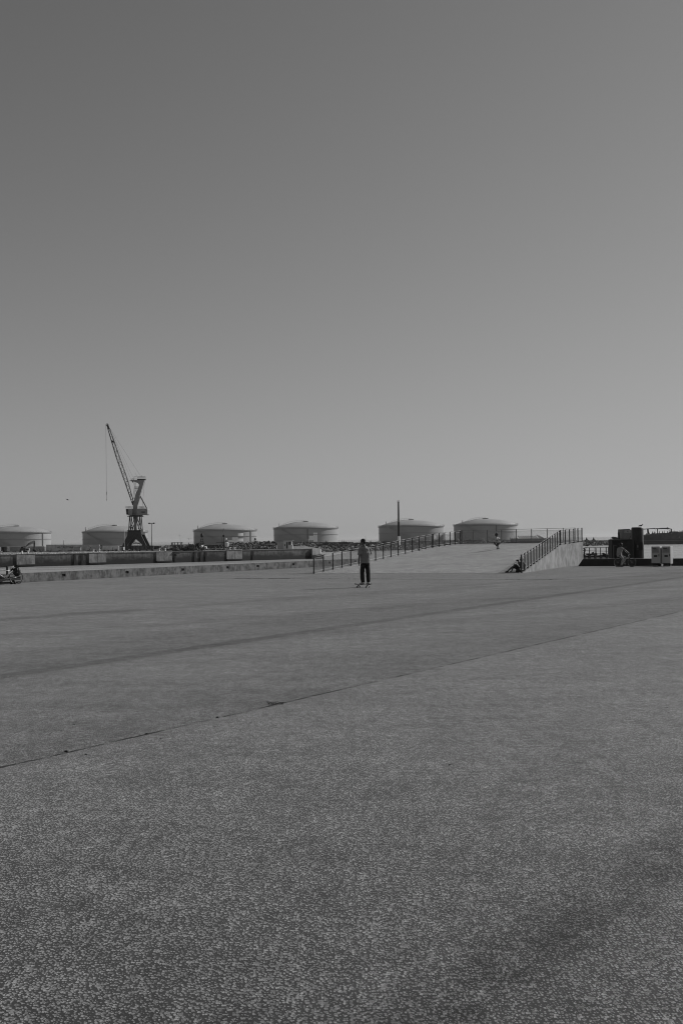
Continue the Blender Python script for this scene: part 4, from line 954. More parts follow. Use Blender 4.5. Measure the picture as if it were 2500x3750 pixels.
st('bridge_panel', [(2275, 1942), (2297, 1941), (2299, 1951), (2275, 1952)], -6.2, .4, M_mgrey)
st('bridge_panel', [(2284, 1944), (2289, 1944), (2289, 1949), (2284, 1949)], -6.5, .3, M_dgrey)
mb = MB(); mb.loft([S(2237, 1969) , S(2242, 1968.8), S(2252, 1969.5), S(2263, 1971)], [.3, .75, .6, .3], 10); mb.beam(S(2232, 1974), S(2262, 1973), .35); mb.beam(S(2240, 1973.5), S(2268, 1975), 1.2, .5); wb(mb, 'bow_gear', M_dgrey, ship)
mb = MB()
for k in range(9): mb.ell(lerp(S(2292, 1971), S(2312, 1944), k / 8) + V(0, -7, 0), (.42, .3, .5), n=6, m=5)
mb.beam(S(2292, 1971) + V(0, -7, 0), S(2312, 1944) + V(0, -7, 0), .35); wb(mb, 'chain', M_black, ship)
mb = MB(); mb.beam(S(2352, 1938), S(2396, 1935), .55); mb.beam(S(2395, 1934), S(2397, 1938), .6); mb.beam(S(2372, 1960), S(2370, 1938), .9); mb.beam(S(2377, 1958), S(2371, 1940), .3); mb.beam(S(2397, 1938), S(2396.5, 1950), .08); mb.ell(S(2396.5, 1949.5), (.3, .3, .4)); wb(mb, 'deck_crane', M_dgrey, ship)
mb = MB(); mb.prism([S(2400, 1934), S(2408, 1934.5), (S(2420, 1933)), S(2441, 1932.6), S(2444, 1930.5), S(2446, 1934), (S(2458, 1936.5)), S(2459, 1953), S(2454, 1953), S(2455, 1938.5), S(2444, 1937.5), S(2408, 1937.5), S(2400, 1937)], (0, .8, 0)); mb.beam(S(2406, 1953), S(2405.5, 1936), .5); mb.beam(S(2439, 1938), S(2454, 1945), .12); wb(mb, 'deck_crane', M_dgrey, ship)
mb = MB(); rnd = random.Random(5)
for x, y in ((2387, 1946), (2393, 1944), (2412, 1944), (2424, 1944), (2430, 1943), (2442, 1944), (2448, 1942), (2466, 1941), (2479, 1944), (2485, 1942), (2489, 1944), (2493, 1943), (2497, 1941), (2452, 1946), (2510, 1942), (2520, 1944), (2540, 1940)):
    mb.loft([S(x, 1957), S(x, (1957 + y) / 2), S(x, y)], [.42, .3, .10], 6)
for k in range(60): x = rnd.uniform(2365, 2500); h = rnd.uniform(1, 4); mb.beam(S(x, 1958), S(x + rnd.uniform(-2, 2), 1956 - h), rnd.uniform(.15, .6))
wb(mb, 'mast_cluster', M_dgrey, ship)
for k in range(2): st('deck_spout', [(2473 + k * 17, 1970), (2476 + k * 17, 1963), (2478 + k * 17, 1971)], -5.6, .5, M_mgrey)

# ================================================================== PEOPLE
def hand(mb, w_, d, n, curl=.6, s=1.0):
    """palm from wrist w_ along d, palm side n; four unequal fingers and a thumb"""
    d = d.normalized(); n = (n - d * n.dot(d)).normalized(); x = d.cross(n)
    rot = Matrix((x, n, d)).transposed()
    mb.ell(w_ + d * .045 * s, (.042 * s, .017 * s, .056 * s), rot, 12, 8)
    for k, (o_, L_) in enumerate(((-.030, .070), (-.010, .080), (.010, .076), (.029, .060))):
        p = w_ + d * .085 * s + x * o_ * s; pts = [p - d * .02 * s, p]; a = 0
        for j in range(3): a += curl * (.5 + .35 * j); p = p + (d * math.cos(a) + n * math.sin(a)) * L_ * s / 3; pts.append(p)
        mb.loft(pts, [.010 * s, .0095 * s, .009 * s, .008 * s, .0065 * s], 7)
    b = w_ + d * .03 * s - x * .035 * s; mb.loft([b, b + (d * .6 - x * .7 + n * .3) * .035 * s, b + (d * 1.1 - x * .8 + n * .8) * .055 * s], [.012 * s, .011 * s, .008 * s], 7)
def head(mb, c, f, s=1.0, up=None):
    """skull, face and ears; f = facing direction, c = centre"""
    up = up or V(0, 0, 1); f = (f - up * f.dot(up)).normalized(); x = f.cross(up); rot = Matrix((x, f, up)).transposed()
    q = lambda a, b, c_: c + x * a * s + f * b * s + up * c_ * s
    mb.ell(q(0, -.012, .03), (.077 * s, .096 * s, .092 * s), rot, 16, 12); mb.ell(q(0, .028, -.045), (.056 * s, .060 * s, .070 * s), rot, 14, 10)
    mb.loft([q(0, .080, .02), q(0, .098, -.018), q(0, .092, -.035)], [.011 * s, .016 * s, .017 * s], 8)
    mb.ell(q(0, .082, -.066), (.026 * s, .010 * s, .010 * s), rot, 8, 6); mb.ell(q(0, .070, -.102), (.022 * s, .018 * s, .016 * s), rot, 8, 6)
    mb.ell(q(0, .078, .028), (.050 * s, .014 * s, .012 * s), rot, 8, 6)
    for k in (-1, 1): mb.ell(q(k * .079, -.005, -.015), (.012 * s, .020 * s, .032 * s), rot, 8, 6)
    return q, rot
_ct = bpy.data.textures.new('cloth_folds', 'CLOUDS'); _ct.noise_scale = .13; _ct.noise_depth = 2
def folds(o, k):
    m = o.modifiers.new('folds', 'DISPLACE'); m.texture = _ct; m.strength = k; m.mid_level = .5; m.texture_coords = 'LOCAL'
def person(label, loc, J, M_skin, M_top, M_leg, M_shoe, s=1.0, fat=1.0, short=False, extra=None, group=None, sleeve=1.0, curlL=.5, curlR=.5, yaw=0):
    t = thing('person', label, 'person', loc, 0, group); ry = Matrix.Rotation(R(yaw), 3, 'Z'); j = {k: ry @ V(*v) for k, v in J.items()}
    mb = MB(); up = (j['head'] - j['neck']).normalized(); up = (up + V(0, 0, 1.5)).normalized()
    q, rot = head(mb, j['head'], j['face'], s, up)
    sh = (j['shL'] + j['shR']) / 2; ax = (j['shR'] - j['shL']); ax.z = 0
    mb.loft([sh, j['neck'], lerp(j['neck'], j['head'], .7)], [.062 * s, .054 * s, .052 * s], 12)
    mb.loft([j['pelvis'], j['waist'], j['chest'], sh], [(.14 * s, .10 * s), (.125 * s, .09 * s), (.15 * s, .105 * s), (.12 * s, .07 * s)], 14)
    for k in 'LR':
        a, b, c_ = j['sh' + k], j['el' + k], j['wr' + k]
        mb.loft([lerp(sh, a, .5), a, lerp(a, b, .5), b, lerp(b, c_, .35), c_, c_ + (c_ - b).normalized() * .02], [.055 * s, .054 * s, .047 * s, .040 * s, .040 * s, .026 * s, .024 * s], 12)
        hd = j.get('hd' + k, c_ - b); hand(mb, c_, hd, j.get('pn' + k, V(0, 1, 0)), curlL if k == 'L' else curlR, s)
        a, b, c_ = j['hip' + k], j['kn' + k], j['an' + k]; tt = j['toe' + k]
        mb.loft([a + (j['pelvis'] - a) * .4, a, lerp(a, b, .5), b, lerp(b, c_, .35), c_], [.085 * s, .085 * s, .072 * s, .054 * s, .054 * s, .034 * s], 12)
        mb.loft([c_ - (tt - c_) * .15, c_, lerp(c_, tt, .5), tt], [.03 * s, .04 * s, .034 * s, .022 * s], 10)
    mb.build('body', M_skin, t, remesh=.0075)
    # shirt
    mb = MB(); g = .030 * fat
    r4 = [(.150 * s + g, .110 * s + g), (.140 * s + g, .105 * s + g), (.155 * s + g, .115 * s + g), (.135 * s + g * .4, .080 * s + g * .5)]
    mb.loft([j.get('hem', lerp(j['pelvis'], j['waist'], .1)), j['waist'], j['chest'], sh, lerp(sh, j['neck'], .55)], r4 + [(.068 * s, .062 * s)], 20)
    for k in 'LR':
        a, b, c_ = j['sh' + k], j['el' + k], j['wr' + k]; e = lerp(a, b, sleeve) if sleeve <= 1 else lerp(b, c_, sleeve - 1)
        pts = [lerp(sh, a, .45), a, lerp(a, e, .5) if sleeve <= 1 else b, e]; mb.loft(pts, [.070 * s, .066 * s + g * .2, .060 * s + g * .5, .054 * s + g * .6], 12)
    folds(mb.build('shirt', M_top, t, remesh=.011), .035 * s)
    mb = MB()
    mb.loft([lerp(j['pelvis'], j['waist'], .35), j['pelvis'], lerp(j['pelvis'], (j['hipL'] + j['hipR']) / 2, 1.0) - V(0, 0, .04 * s)], [(.145 * s + g * .4, .105 * s + g * .4), (.165 * s + g * .4, .125 * s + g * .4), (.16 * s, .115 * s)], 16)
    for k in 'LR':
        a, b, c_ = j['hip' + k], j['kn' + k], j['an' + k]; lg = min(fat, 1.25)
        if short: mb.loft([a, lerp(a, b, .5), lerp(a, b, .92)], [.10 * s, .095 * s, .088 * s], 14)
        else: mb.loft([a, lerp(a, b, .5), b, lerp(b, c_, .45), lerp(b, c_, .80), lerp(b, c_, .97)], [.100 * s, .090 * s * lg ** .2, .077 * s * lg ** .5, .076 * s * lg ** .5, .066 * s * lg ** .7, .060 * s * lg ** .7], 14)
    folds(mb.build('shorts' if short else 'trousers', M_leg, t, remesh=.011), .04 * s)
    for k in 'LR':
        c_, tt = j['an' + k], j['toe' + k]; d = (tt - c_); dz = d.copy(); dz.z = 0; dz.normalize(); mb = MB(); h = c_.z - tt.z
        b = c_ - dz * .05 * s; sole = tt.z - .018 * s
        mb.loft([V(b.x, b.y, sole + .03 * s), V(c_.x, c_.y, sole + .045 * s), lerp(V(c_.x, c_.y, sole + .04 * s), tt, .55) , V(tt.x, tt.y, sole + .026 * s), V(tt.x, tt.y, sole + .022 * s) + dz * .035 * s], [(.032 * s, .030 * s), (.042 * s, .045 * s), (.045 * s, .038 * s), (.042 * s, .026 * s), (.02 * s, .014 * s)], 12)
        mb.loft([V(c_.x, c_.y, sole + .05 * s), c_ + V(0, 0, .02)], [.040 * s, .042 * s], 10); mb.build('shoe', M_shoe, t, remesh=.008)
    for k in (-1, 1): mb = MB(); mb.ell(q(k * .030, .078, .002), (.011 * s, .008 * s, .007 * s), rot, 8, 6); mb.build('eye', M_black, t)
    if extra: extra(t, q, rot, j, s)
    return t
def cap(t, q, rot, j, s):
    mb = MB(); mb.ell(q(0, -.012, .045), (.086 * s, .106 * s, .090 * s), rot, 18, 10); mb.build('cap', M_black, t, remesh=.008)
    mb = MB(); x = [(-.062, .06), (-.05, .12), (0, .165), (.05, .12), (.062, .06)]; mb.prism([q(a, b, .052 - (b - .06) * .15) for a, b in x], (0, 0, .007)); mb.build('cap_peak', M_black, t, bevel=.002)
    mb = MB(); mb.ell(q(0, -.045, -.01), (.082 * s, .070 * s, .070 * s), rot, 14, 8); mb.build('hair', M('dark_hair', .012, .6, .3, 60), t, remesh=.008)
def helmet(m):
    def f(t, q, rot, j, s):
        mb = MB(); mb.ell(q(0, -.018, .045), (.108, .128, .105), rot, 20, 12); mb.loft([q(0, .085, .035), q(0, .125, .03)], [(.075, .012), (.06, .008)], 10); mb.build('helmet', m, t, remesh=.008)
        mb = MB()
        for k in (-1, 1): mb.loft([q(k * .085, .0, .02), q(k * .06, .03, -.07), q(0, .05, -.115)], .008, 6)
        mb.build('strap', M_black, t)
    return f
M_skin = M('skin', .13, .6, .08, 8); M_skin2 = M('skin_tanned', .10, .6, .08, 8); M_shirt = M('grey_tshirt', .20, .9, .10, 7, bump=.004)
M_trs = M('black_trousers', .014, .85, .35, 7, bump=.01)
M_sneak = M('pale_trainers', .30, .6, .2, 20)
# ---- skater on his board
SG = G(1338, 2151.4)
person('man in black cap, grey t-shirt and black trousers standing on a skateboard, seen from behind', (SG.x, SG.y, 0), dict(
    head=(-.085, 0, 1.795), face=(-.85, .45, 0), neck=(-.045, 0, 1.66), shL=(-.195, 0, 1.515), shR=(.190, 0, 1.525), chest=(.0, .0, 1.36), waist=(.01, 0, 1.14), pelvis=(.0, 0, .985), hem=(.0, 0, .955),
    elL=(-.245, -.02, 1.25), wrL=(-.268, .03, .985), pnL=(1, 0, 0), hdL=(.12, .03, -1), elR=(.215, .06, 1.27), wrR=(.12, .24, 1.13), pnR=(-1, 0, 0), hdR=(-.2, .5, -.9),
    hipL=(-.092, 0, .93), hipR=(.088, 0, .93), knL=(-.120, .04, .57), knR=(.115, .01, .57), anL=(-.105, .0, .20), anR=(.115, -.03, .20), toeL=(-.20, .10, .142), toeR=(.09, .11, .142)),
    M_skin, M_shirt, M_trs, M_sneak, 1.0, 1.6, extra=cap, sleeve=.85, curlL=.35, yaw=18)
def skateboard(label, loc, mtx, Ls=.80):
    """deck along local x, wheels down"""
    t = thing('skateboard', label, 'skateboard', loc); T = lambda v: mtx @ V(*v)
    n = 17; mb = MB(); rows = []
    for i in range(n + 1):
        x = -Ls / 2 + Ls * i / n; e = max(0, abs(x) - Ls * .30); z = .105 + e * e * 1.6 + e * .06; w_ = .10 * math.sqrt(max(0, 1 - (max(0, abs(x) - Ls * .36) / (Ls * .142)) ** 2)) + .002
        rows.append((x, z, w_))
    vs = []; fs = []
    for x, z, w_ in rows:
        for yy, zz in ((-w_, z), (-w_ * .5, z - .002), (w_ * .5, z - .002), (w_, z), (w_, z + .011), (-w_, z + .011)): vs.append(T((x, yy, zz)))
    for i in range(n):
        for k in range(6): a = i * 6; fs.append((a + k, a + (k + 1) % 6, a + 6 + (k + 1) % 6, a + 6 + k))
    fs += [tuple(range(6)), tuple(reversed(range(n * 6, n * 6 + 6)))]; mb.add(vs, fs); mb.build('deck', M('deck_wood', .05, .8, .3, 6), t)
    for sx in (-1, 1):
        x = sx * Ls * .27; mb = MB(); mb.beam(T((x, 0, .105)), T((x, 0, .05)), .06, .05); mb.tube(T((x, -.10, .027)), T((x, .10, .027)), .009, n=8); mb.beam(T((x - .03 * sx, 0, .075)), T((x, 0, .03)), .05, .03); mb.build('truck', M_galv, t)
        for sy in (-1, 1): mb = MB(); mb.loft([T((x, sy * .078, .027)), T((x, sy * .084, .027)), T((x, sy * .11, .027)), T((x, sy * .116, .027))], [.020, .027, .027, .021], 16); mb.build('wheel', M('wheel_dark', .03, .4, .2, 9), t, smooth=True)
    return t
skateboard('dark skateboard under the feet of the man in the black cap', (SG.x - .105, SG.y, 0), Matrix.Rotation(R(180 - 37), 3, 'Z'))
# ---- child with tipped skateboard on the ramp
CG = P(1822.5, 2011, 65.0); 
from mathutils.bvhtree import BVHTree
ro = bpy.data.objects['ramp']; bv = BVHTree.FromPolygons([v.co[:] for v in ro.data.vertices], [tuple(p.vertices) for p in ro.data.polygons])
dr = (P(1822.5, 2011, 65.0) - V(0, 0, CAMH)).normalized(); CG = bv.ray_cast(V(0, 0, CAMH), dr)[0] or CG
M_pale = M('pale_tshirt', .50, .9, .15, 9); M_pad = M('dark_pads', .02, .6, .2, 9)
def childx(t, q, rot, j, s):
    helmet(M('helmet_gloss', .03, .12, .1, 3))(t, q, rot, j, s)
    for k in 'LR':
        p = j['kn' + k] + V(-.05, -.01, 0); mb = MB(); mb.ell(p, (.045, .055, .07)); mb.build('knee_pad', M_pad, t, remesh=.01)
        p = j['el' + k]; mb = MB(); mb.ell(p, (.05, .05, .06)); mb.build('elbow_pad', M_pad, t, remesh=.01)
    p = j['chest'] + V(-.09, -.09, .03); mb = MB(); mb.box(p, (.06, .03, .05)); mb.build('shirt_print', M_dgrey, t, bevel=.01)
person('child in dark helmet and pale t-shirt crouching at the top of the ramp', tuple(CG), dict(
    head=(-.10, -.02, .905), face=(-.8, -.6, -.1), neck=(-.055, 0, .80), shL=(-.085, -.09, .735), shR=(.035, .07, .735), chest=(-.015, 0, .64), waist=(.01, 0, .50), pelvis=(.035, 0, .40), hem=(.03, 0, .42),
    elL=(-.095, -.17, .58), wrL=(-.105, -.18, .46), elR=(.105, -.06, .61), wrR=(.145, -.12, .47), hipL=(.02, -.06, .36), hipR=(.05, .05, .36), knL=(-.065, -.09, .25), knR=(-.02, .05, .25),
    anL=(.01, -.08, .07), anR=(.055, .05, .07), toeL=(-.09, -.10, .03), toeR=(.0, .09, .03)), M_skin2, M_pale, M('grey_shorts', .05, .9, .3, 9), M_pad, .70, .8, short=True, extra=childx, sleeve=.7)
ang = R(-52)       # board tipped up on its tail, nose up to the left
mt = Matrix.Rotation(R(8), 3, 'Z') @ Matrix.Rotation(R(128), 3, 'Y').inverted() @ Matrix.Rotation(R(60), 3, 'X')
mt = Matrix.Rotation(R(-25), 3, 'Z') @ Matrix((V(.62, 0, -.78), V(.30, .92, .24), V(.78 * .92, -.38, .62 * .92))).transposed()
cols = [V(.62, .05, -.78).normalized()]; yv = V(.45, .85, .35); yv = (yv - cols[0] * yv.dot(cols[0])).normalized(); zv = cols[0].cross(yv)
mt = Matrix((cols[0], yv, zv)).transposed()
skateboard('skateboard tipped on its tail in front of the child', (CG.x - .19, CG.y - .10, CG.z + .21), Matrix.Scale(.72, 3) @ mt @ Matrix.Identity(3), .80)
# ---- photographer sitting against the first fence post
PG = V(G(1902, 2097).x, G(1902, 2097).y - .12, 0)
def photox(t, q, rot, j, s):
    mb = MB(); mb.ell(q(0, -.016, .048), (.098, .118, .095), rot, 20, 12); mb.build('helmet', M_white, t, remesh=.008)
    mb = MB(); mb.ell(q(0, -.06, -.03), (.080, .055, .080), rot, 14, 8); mb.build('hair', M('dark_hair', .012), t, remesh=.008)
person('person with pale helmet sitting against the lowest fence post, knees up, photographing', tuple(PG), dict(
    head=(.075, 0, .735), face=(-1, -.05, -.1), neck=(.10, 0, .63), shL=(.09, -.16, .555), shR=(.10, .16, .555), chest=(.135, 0, .43), waist=(.13, 0, .26), pelvis=(.06, 0, .13), hem=(.07, 0, .14),
    elL=(-.03, -.20, .40), wrL=(-.09, -.07, .60), hdL=(0, .1, 1), pnL=(-1, 0, 0), elR=(-.03, .18, .40), wrR=(-.09, .05, .60), hdR=(0, -.1, 1), pnR=(-1, 0, 0),
    hipL=(.02, -.09, .12), hipR=(.02, .09, .12), knL=(-.38, -.13, .36), knR=(-.29, .12, .455), anL=(-.70, -.14, .10), anR=(-.45, .10, .08), toeL=(-.82, -.14, .05), toeR=(-.57, .10, .03)),
    M_skin2, M('check_shirt', .10, .9, .8, 24), M('dark_shorts', .02, .9, .2, 9), M_pad, .95, 1.0, short=True, extra=photox, sleeve=.8, curlL=.9, curlR=.9)
t = thing('camera', 'black camera held at the seated person\'s face', 'camera', tuple(PG + V(-.11, 0, .66)))
mb = MB(); mb.box((0, 0, 0), (.05, .13, .09)); mb.build('body', M_black, t, bevel=.008)
mb = MB(); mb.tube((-.02, 0, 0), (-.10, 0, 0), .035, n=16); mb.build('lens', M_black, t)
mb = MB(); mb.loft([V(0, 0, 0), V(0, 0, .10), V(0, 0, .20), V(0, 0, .24)], [(.15, .11), (.17, .13), (.14, .11), (.08, .06)], 14)
o = mb.build('bag', M_black, smooth=True); o.location = PG + V(-.12, -.22, .0); tag(o, 'black bag on the ground beside the seated photographer', 'bag')

# ================================================================== BICYCLES
def wheel(t, c, r, m_rim, m_tyre, spokes=20, tilt=0):
    c = V(*c); mb = MB(); mb.ring((0, 0, 0), (0, 1, 0), r - .014, .016, 36, 8); w_ = mb.build('wheel', m_tyre, t, smooth=True); w_.location = c
    mb = MB(); mb.ring((0, 0, 0), (0, 1, 0), r - .036, .010, 36, 6); mb.build('rim', m_rim, w_, smooth=True)
    mb = MB()
    for k in range(spokes):
        a = 2 * math.pi * k / spokes; mb.tube((.015 * math.cos(a + 1), (.02 if k % 2 else -.02), .015 * math.sin(a + 1)), ((r - .038) * math.cos(a), 0, (r - .038) * math.sin(a)), .0013, n=3)
    mb.build('spokes', M_galv, w_)
    mb = MB(); mb.tube((0, -.04, 0), (0, .04, 0), .018, n=10); mb.build('hub', M_galv, w_)
    return w_
def bicycle(label, loc, rz, r, wb_, m_frame, m_rim, cat='bicycle', bar_up=.9, saddle_m=M_black):
    """rear hub at local x=0, front hub at x=wb_, heading +x"""
    t = thing('bicycle', label, cat, loc, rz); R0 = V(0, 0, r); R1 = V(wb_, 0, r); BB = V(wb_ * .42, 0, r * .86)
    ST = V(wb_ * .27, 0, r + .31 * wb_); HT = V(wb_ * .80, 0, r + .36 * wb_); HB = V(wb_ * .835, 0, r + .24 * wb_)
    mb = MB(); tb = .017
    mb.tube(BB, HB, tb * 1.15); mb.tube(ST, HT, tb); mb.tube(BB, ST + (ST - BB) * .1, tb); mb.tube(HB, HT + (HT - HB) * .4, tb * 1.15)
    for k in (-1, 1): mb.tube(R0 + V(0, .05 * k, 0), BB + V(0, .025 * k, 0), .009, n=6); mb.tube(R0 + V(0, .05 * k, 0), ST + V(0, .012 * k, 0), .008, n=6)
    mb.build('frame', m_frame, t, smooth=True)
    wheel(t, R0, r, m_rim, M_tyre); wheel(t, R1, r, m_rim, M_tyre)
    mb = MB()
    for k in (-1, 1): mb.loft([HB + V(0, 0, .0), HB + V(.005, .05 * k, -.03), R1 + V(0, .05 * k, 0)], [.012, .012, .008], 7)
    mb.build('fork', m_frame, t, smooth=True)
    TOP = HT + (HT - HB) * bar_up; mb = MB(); mb.tube(HT, TOP, .014); mb.tube(TOP, TOP + V(.07, 0, .03), .014)
    q = TOP + V(.07, 0, .03); mb.loft([q + V(-.07, -.29, .02), q + V(-.02, -.18, .02), q, q + V(-.02, .18, .02), q + V(-.07, .29, .02)], .011, 7); hb = mb.build('handlebar', M_galv, t, smooth=True)
    for k in (-1, 1): mb = MB(); mb.tube(q + V(-.085, .31 * k, .022), q + V(-.035, .20 * k, .02), .016); mb.build('grip', M_black, hb)
    SP = ST + (ST - BB) * .42; mb = MB(); mb.tube(ST, SP, .012); mb.build('seat_post', M_galv, t)
    mb = MB(); mb.loft([SP + V(-.13, 0, .045), SP + V(-.09, 0, .035), SP + V(0, 0, .02), SP + V(.12, 0, .02), SP + V(.15, 0, .015)], [(.02, .02), (.075, .022), (.055, .018), (.02, .014), (.012, .01)], 12); mb.build('saddle', saddle_m, t, smooth=True)
    mb = MB(); mb.ring(BB, (0, 1, 0), .075, .008, 24, 6); mb.tube(BB + V(0, -.06, 0), BB + V(0, .06, 0), .018, n=10); mb.tube(BB + V(0, -.06, 0), BB + V(.10, -.065, -.10), .009); mb.tube(BB + V(0, .06, 0), BB + V(-.10, .065, .10), .009); ck = mb.build('crank', M_galv, t)
    for p in (BB + V(.10, -.10, -.10), BB + V(-.10, .10, .10)): mb = MB(); mb.box(p, (.08, .07, .02)); mb.build('pedal', M_black, ck)
    mb = MB(); mb.tube(R0 + V(0, -.045, .035), BB + V(0, -.045, .075), .005, n=4); mb.tube(R0 + V(0, -.045, -.035), BB + V(0, -.045, -.075), .005, n=4); mb.build('chain', M_black, t)
    return t
M_tyre = M('rubber', .015, .7, .2, 9); M_silver = M('silver_frame', .85, .3, .05, 9); M_bf = M('dark_bike_frame', .03, .35, .2, 9)
hx, hy = -math.cos(R(30)), -math.sin(R(30)); rh = G(60, 2139.2)
bk = bicycle('silver bicycle parked at the left edge, black bag over its rear wheel', (rh.x, rh.y, 0), math.atan2(hy, hx), .315, 1.05, M_silver, M_silver, saddle_m=M('pale_saddle', .45, .5, .1, 9))
mb = MB(); mb.loft([V(0, 0, 0), V(.0, 0, .12), V(.01, 0, .27), V(.01, 0, .38), V(.0, 0, .43)], [(.10, .10), (.165, .13), (.17, .13), (.13, .10), (.05, .05)], 16)
mb.loft([V(-.12, -.13, .1), V(-.13, -.15, .25), V(-.06, -.10, .37)], .016, 6); mb.loft([V(.10, -.14, .08), V(.11, -.16, .24), V(.05, -.11, .37)], .016, 6); mb.ell((0, -.13, .14), (.10, .045, .08)); mb.loft([V(-.14, 0, .36), V(-.25, 0, .30), V(-.34, 0, .20)], [.05, .05, .03], 8)
o = mb.build('bag', M('bag_fabric', .012, .5, .5, 14), remesh=.012); o.location = P(62.5, 2110, rh.y + .06); tag(o, 'black rucksack hanging over the rear wheel of the silver bicycle', 'bag')
g0, g1 = G(-90, 2145.0), G(77, 2136.6); bw = (g1 - g0); bw.z = 0; bw.normalize(); bn = V(-bw.y, bw.x, 0)
BN = thing('bench', 'dark bench block with two pale boards behind the silver bicycle', 'bench', tuple(g1))
mb = MB(); mb.prism([g0 + V(0, 0, .0), g0 + V(0, 0, .44), g1 + V(0, 0, .44), g1], bn * .32); wb(mb, 'block', M_black, BN, bevel=.01)
for z0, z1, e in ((.33, .40, .06), (.10, .16, .09)):
    mb = MB(); mb.prism([g0 + V(0, 0, z0) - bn * .05, g0 + V(0, 0, z1) - bn * .05, g1 + V(0, 0, z1) - bn * .05 + bw * e, g1 + V(0, 0, z0) - bn * .05 + bw * e], bn * .045); wb(mb, 'board', M_mgrey, BN, bevel=.006)
mb = MB(); a = g0.lerp(g1, .70) + bn * .16 + V(0, 0, .442); a.x = P(27.5, 2100, a.y).x; b = V(a.x, a.y, P(27.5, 2072.5, a.y).z); mb.tube(a, b - V(0, 0, .02), .048, n=14); mb.tube(b - V(0, 0, .02), b, .04, .02, n=14); tag(mb.build('bollard', M_black), 'black post standing on the bench behind the bicycle saddle', 'post')
mb = MB(); p = G(42, 2139.5); mb.loft([p, p + V(.03, .02, .10), p + V(.10, .03, .16), p + V(.17, 0, .1), p + V(.2, 0, .0)], [.05, .06, .05, .05, .03], 8); tag(mb.build('small_bag', M_black, smooth=True), 'crumpled dark bundle on the ground under the bicycle crank', 'bundle')
# cyclist
cg = G(2274.6, 2076.6); rb = G(2260, 2076.6); fb = G(2316.8, 2076.6)
bicycle('dark bicycle ridden by the person in the pale t-shirt, in front of the black box', (rb.x, cg.y, 0), 0, .288, fb.x - rb.x, M_bf, M_galv, bar_up=1.25)
def cyx(t, q, rot, j, s):
    mb = MB(); mb.ell(q(0, -.02, .035), (.088, .104, .092), rot, 16, 10); mb.build('hair', M_black, t, remesh=.008)
person('cyclist in pale t-shirt and light trousers pausing with one foot on the ground', (cg.x, cg.y, 0), dict(
    head=(-.02, 0, 1.375), face=(1, -.1, 0), neck=(-.05, 0, 1.26), shL=(-.04, .17, 1.175), shR=(-.05, -.17, 1.17), chest=(-.11, 0, 1.05), waist=(-.14, 0, .88), pelvis=(-.13, 0, .745), hem=(-.13, 0, .76),
    elL=(.20, .2, 1.02), wrL=(.37, .21, .875), hdL=(.8, .0, -.3), pnL=(0, 0, -1), elR=(.18, -.2, 1.04), wrR=(.37, -.21, .88), hdR=(.8, 0, -.3), pnR=(0, 0, -1),
    hipL=(-.10, .09, .70), hipR=(-.11, -.09, .70), knL=(.27, .11, .57), knR=(.06, -.13, .50), anL=(.15, .12, .25), anR=(-.09, -.20, .12), toeL=(.27, .12, .19), toeR=(.03, -.22, .03)),
    M('skin_dark', .035, .5, .1, 8), M('pale_shirt', .26, .9, .1, 6), M('light_trousers', .28, .9, .15, 7), M('grey_shoes', .10, .7, .2, 9), .93, 1.0, extra=cyx, sleeve=.55, curlL=1.0, curlR=1.0)

# ================================================================== SMALL THINGS ON THE GROUND
def tuft(px, py, w_, h_, label, seed):
    rnd = random.Random(seed); g = G(px, py); mb = MB()
    for k in range(22):
        a = rnd.uniform(0, 6.28); b = rnd.random() ** .6 * w_ / 2; p = V(math.cos(a) * b, math.sin(a) * b * .4, 0); q = p + V(rnd.uniform(-1, 1) * w_ * .3, rnd.uniform(-.1, .1) * w_, rnd.uniform(.3, 1) * h_); m_ = lerp(p, q, .5) + V(0, 0, .01)
        mb.loft([p, m_, q], [.002, .003, .001], 4)
        mb.ell(q, (.007, .005, .003), Matrix.Rotation(a, 3, 'Z'), 5, 4)
    o = mb.build('weed_tuft', M('dry_weed', .03, .9, .4, 20)); o.location = g; return tag(o, label, 'weed')
tuft(1004, 2580, .22, .035, 'dark weed tuft growing in the joint, left of the middle of the photo', 1)
tuft(242, 2754, .03, .010, 'tiny weed in the joint nearest the left edge', 2)
tuft(795, 2629, .02, .008, 'tiny weed in the joint left of the dark tuft', 3)
tuft(537, 2689, .02, .008, 'tiny flat weed in the joint midway between its neighbours', 4)
rnd = random.Random(31); mb = MB()
for k in range(46):
    px = rnd.uniform(-100, 2600); py = 2150 + 900 * rnd.random() ** 1.8; g = G(px, py); s0 = rnd.uniform(.004, .009)
    mb.ell(g + V(0, 0, .004), (s0 * 1.6, s0, s0 * .5), Matrix.Rotation(rnd.uniform(0, 6), 3, 'Z'), 6, 4, rnd.choice((0, 0, 0, 1)))
L3a, L3b = G(860, 2118.5), G(2140, 2123)
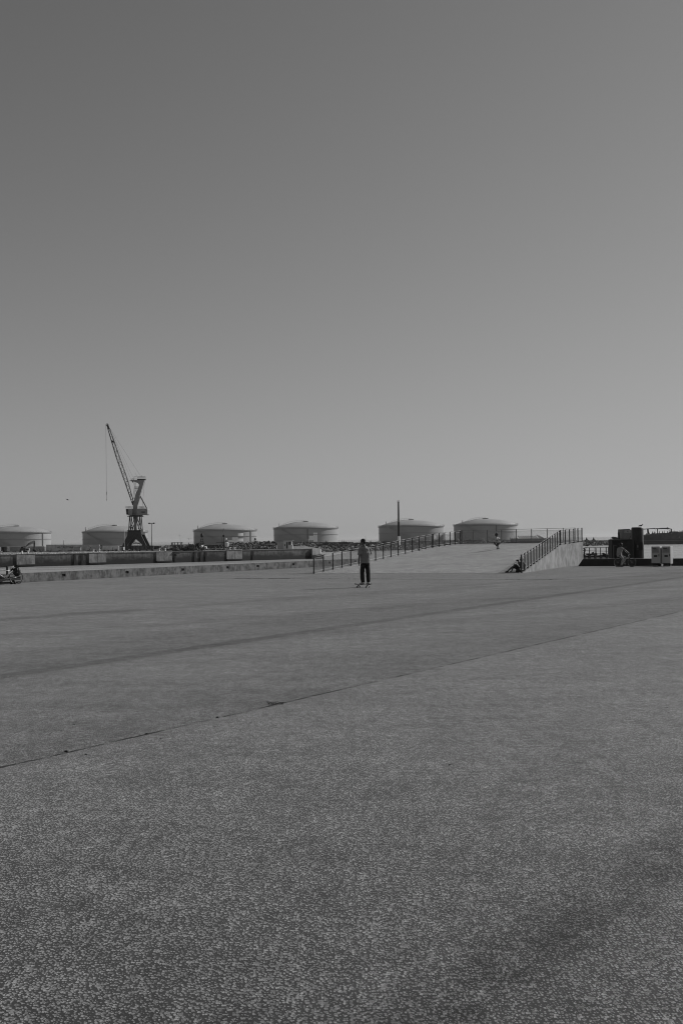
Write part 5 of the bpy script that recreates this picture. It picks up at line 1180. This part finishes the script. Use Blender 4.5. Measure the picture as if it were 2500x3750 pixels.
for k in range(260):
    t_ = rnd.choice((rnd.uniform(0, .09), rnd.uniform(.11, .17), rnd.uniform(.42, .49), rnd.uniform(0, 1))); p = lerp(L3a, L3b, t_) + V(0, rnd.gauss(0, .05), .004); s0 = rnd.uniform(.006, .022); mb.ell(p, (s0 * 2, s0, s0 * .5), n=6, m=4)
struct(mb.build('debris', [M('debris_dark', .02, .9, .3, 20), M_lgrey], fix=False), 'stuff')

# ================================================================== SEA AIR
mb = MB(); mb.box((0, 14500, 30 - 2.5), (29000, 30200, 66)); hz = mb.build('haze', M_black)
hm = bpy.data.materials.new('sea_haze'); hm.use_nodes = True; hn = hm.node_tree; hn.nodes.remove(hn.nodes['Principled BSDF'])
pv = hn.nodes.new('ShaderNodeVolumePrincipled'); pv.inputs['Color'].default_value = (.9, .9, .9, 1); pv.inputs['Density'].default_value = 0.00005; pv.inputs['Anisotropy'].default_value = 0.3
hn.links.new(pv.outputs[0], hn.nodes['Material Output'].inputs['Volume']); hz.data.materials.clear(); hz.data.materials.append(hm); struct(hz, 'stuff')

rnd = random.Random(77); mb = MB()
a, b = P(-60, 2023.5, 343), P(640, 2016, 331); mb.box((a.x, a.y, ZQ), (.01, .01, .01))
d = (b - a); d.z = 0; d.normalize(); n = V(d.y, -d.x, 0); mb.prism([V(a.x, a.y, ZQ + .01), V(a.x, a.y, ZQ + .16), V(b.x, b.y, ZQ + .16), V(b.x, b.y, ZQ + .01)], n * .5)
tag(mb.build('kerb_rail', M_black), 'thin dark rail line running along the quay top before the walls', 'rail')
mb = MB()
for k in range(420):
    px = rnd.choice((rnd.uniform(-20, 640), rnd.uniform(590, 860), rnd.uniform(590, 860))); D = rnd.uniform(322, 356); p = P(px, 2000, D); p.z = ZQ; s0 = rnd.uniform(.1, .55)
    if rnd.random() < .6: mb.box(p + V(0, 0, s0 * .4), (s0 * rnd.uniform(1, 3), s0, s0 * .8), rnd.uniform(0, 3), rnd.choice((0, 0, 1, 1, 2)))
    else: mb.beam(p, p + V(rnd.uniform(-1, 1), rnd.uniform(-1, 1), rnd.uniform(.2, 1.6)), rnd.uniform(.05, .14), mi=rnd.choice((0, 1, 2)))
struct(mb.build('debris', [M_black, M_dgrey, M_mgrey], fix=False), 'stuff')
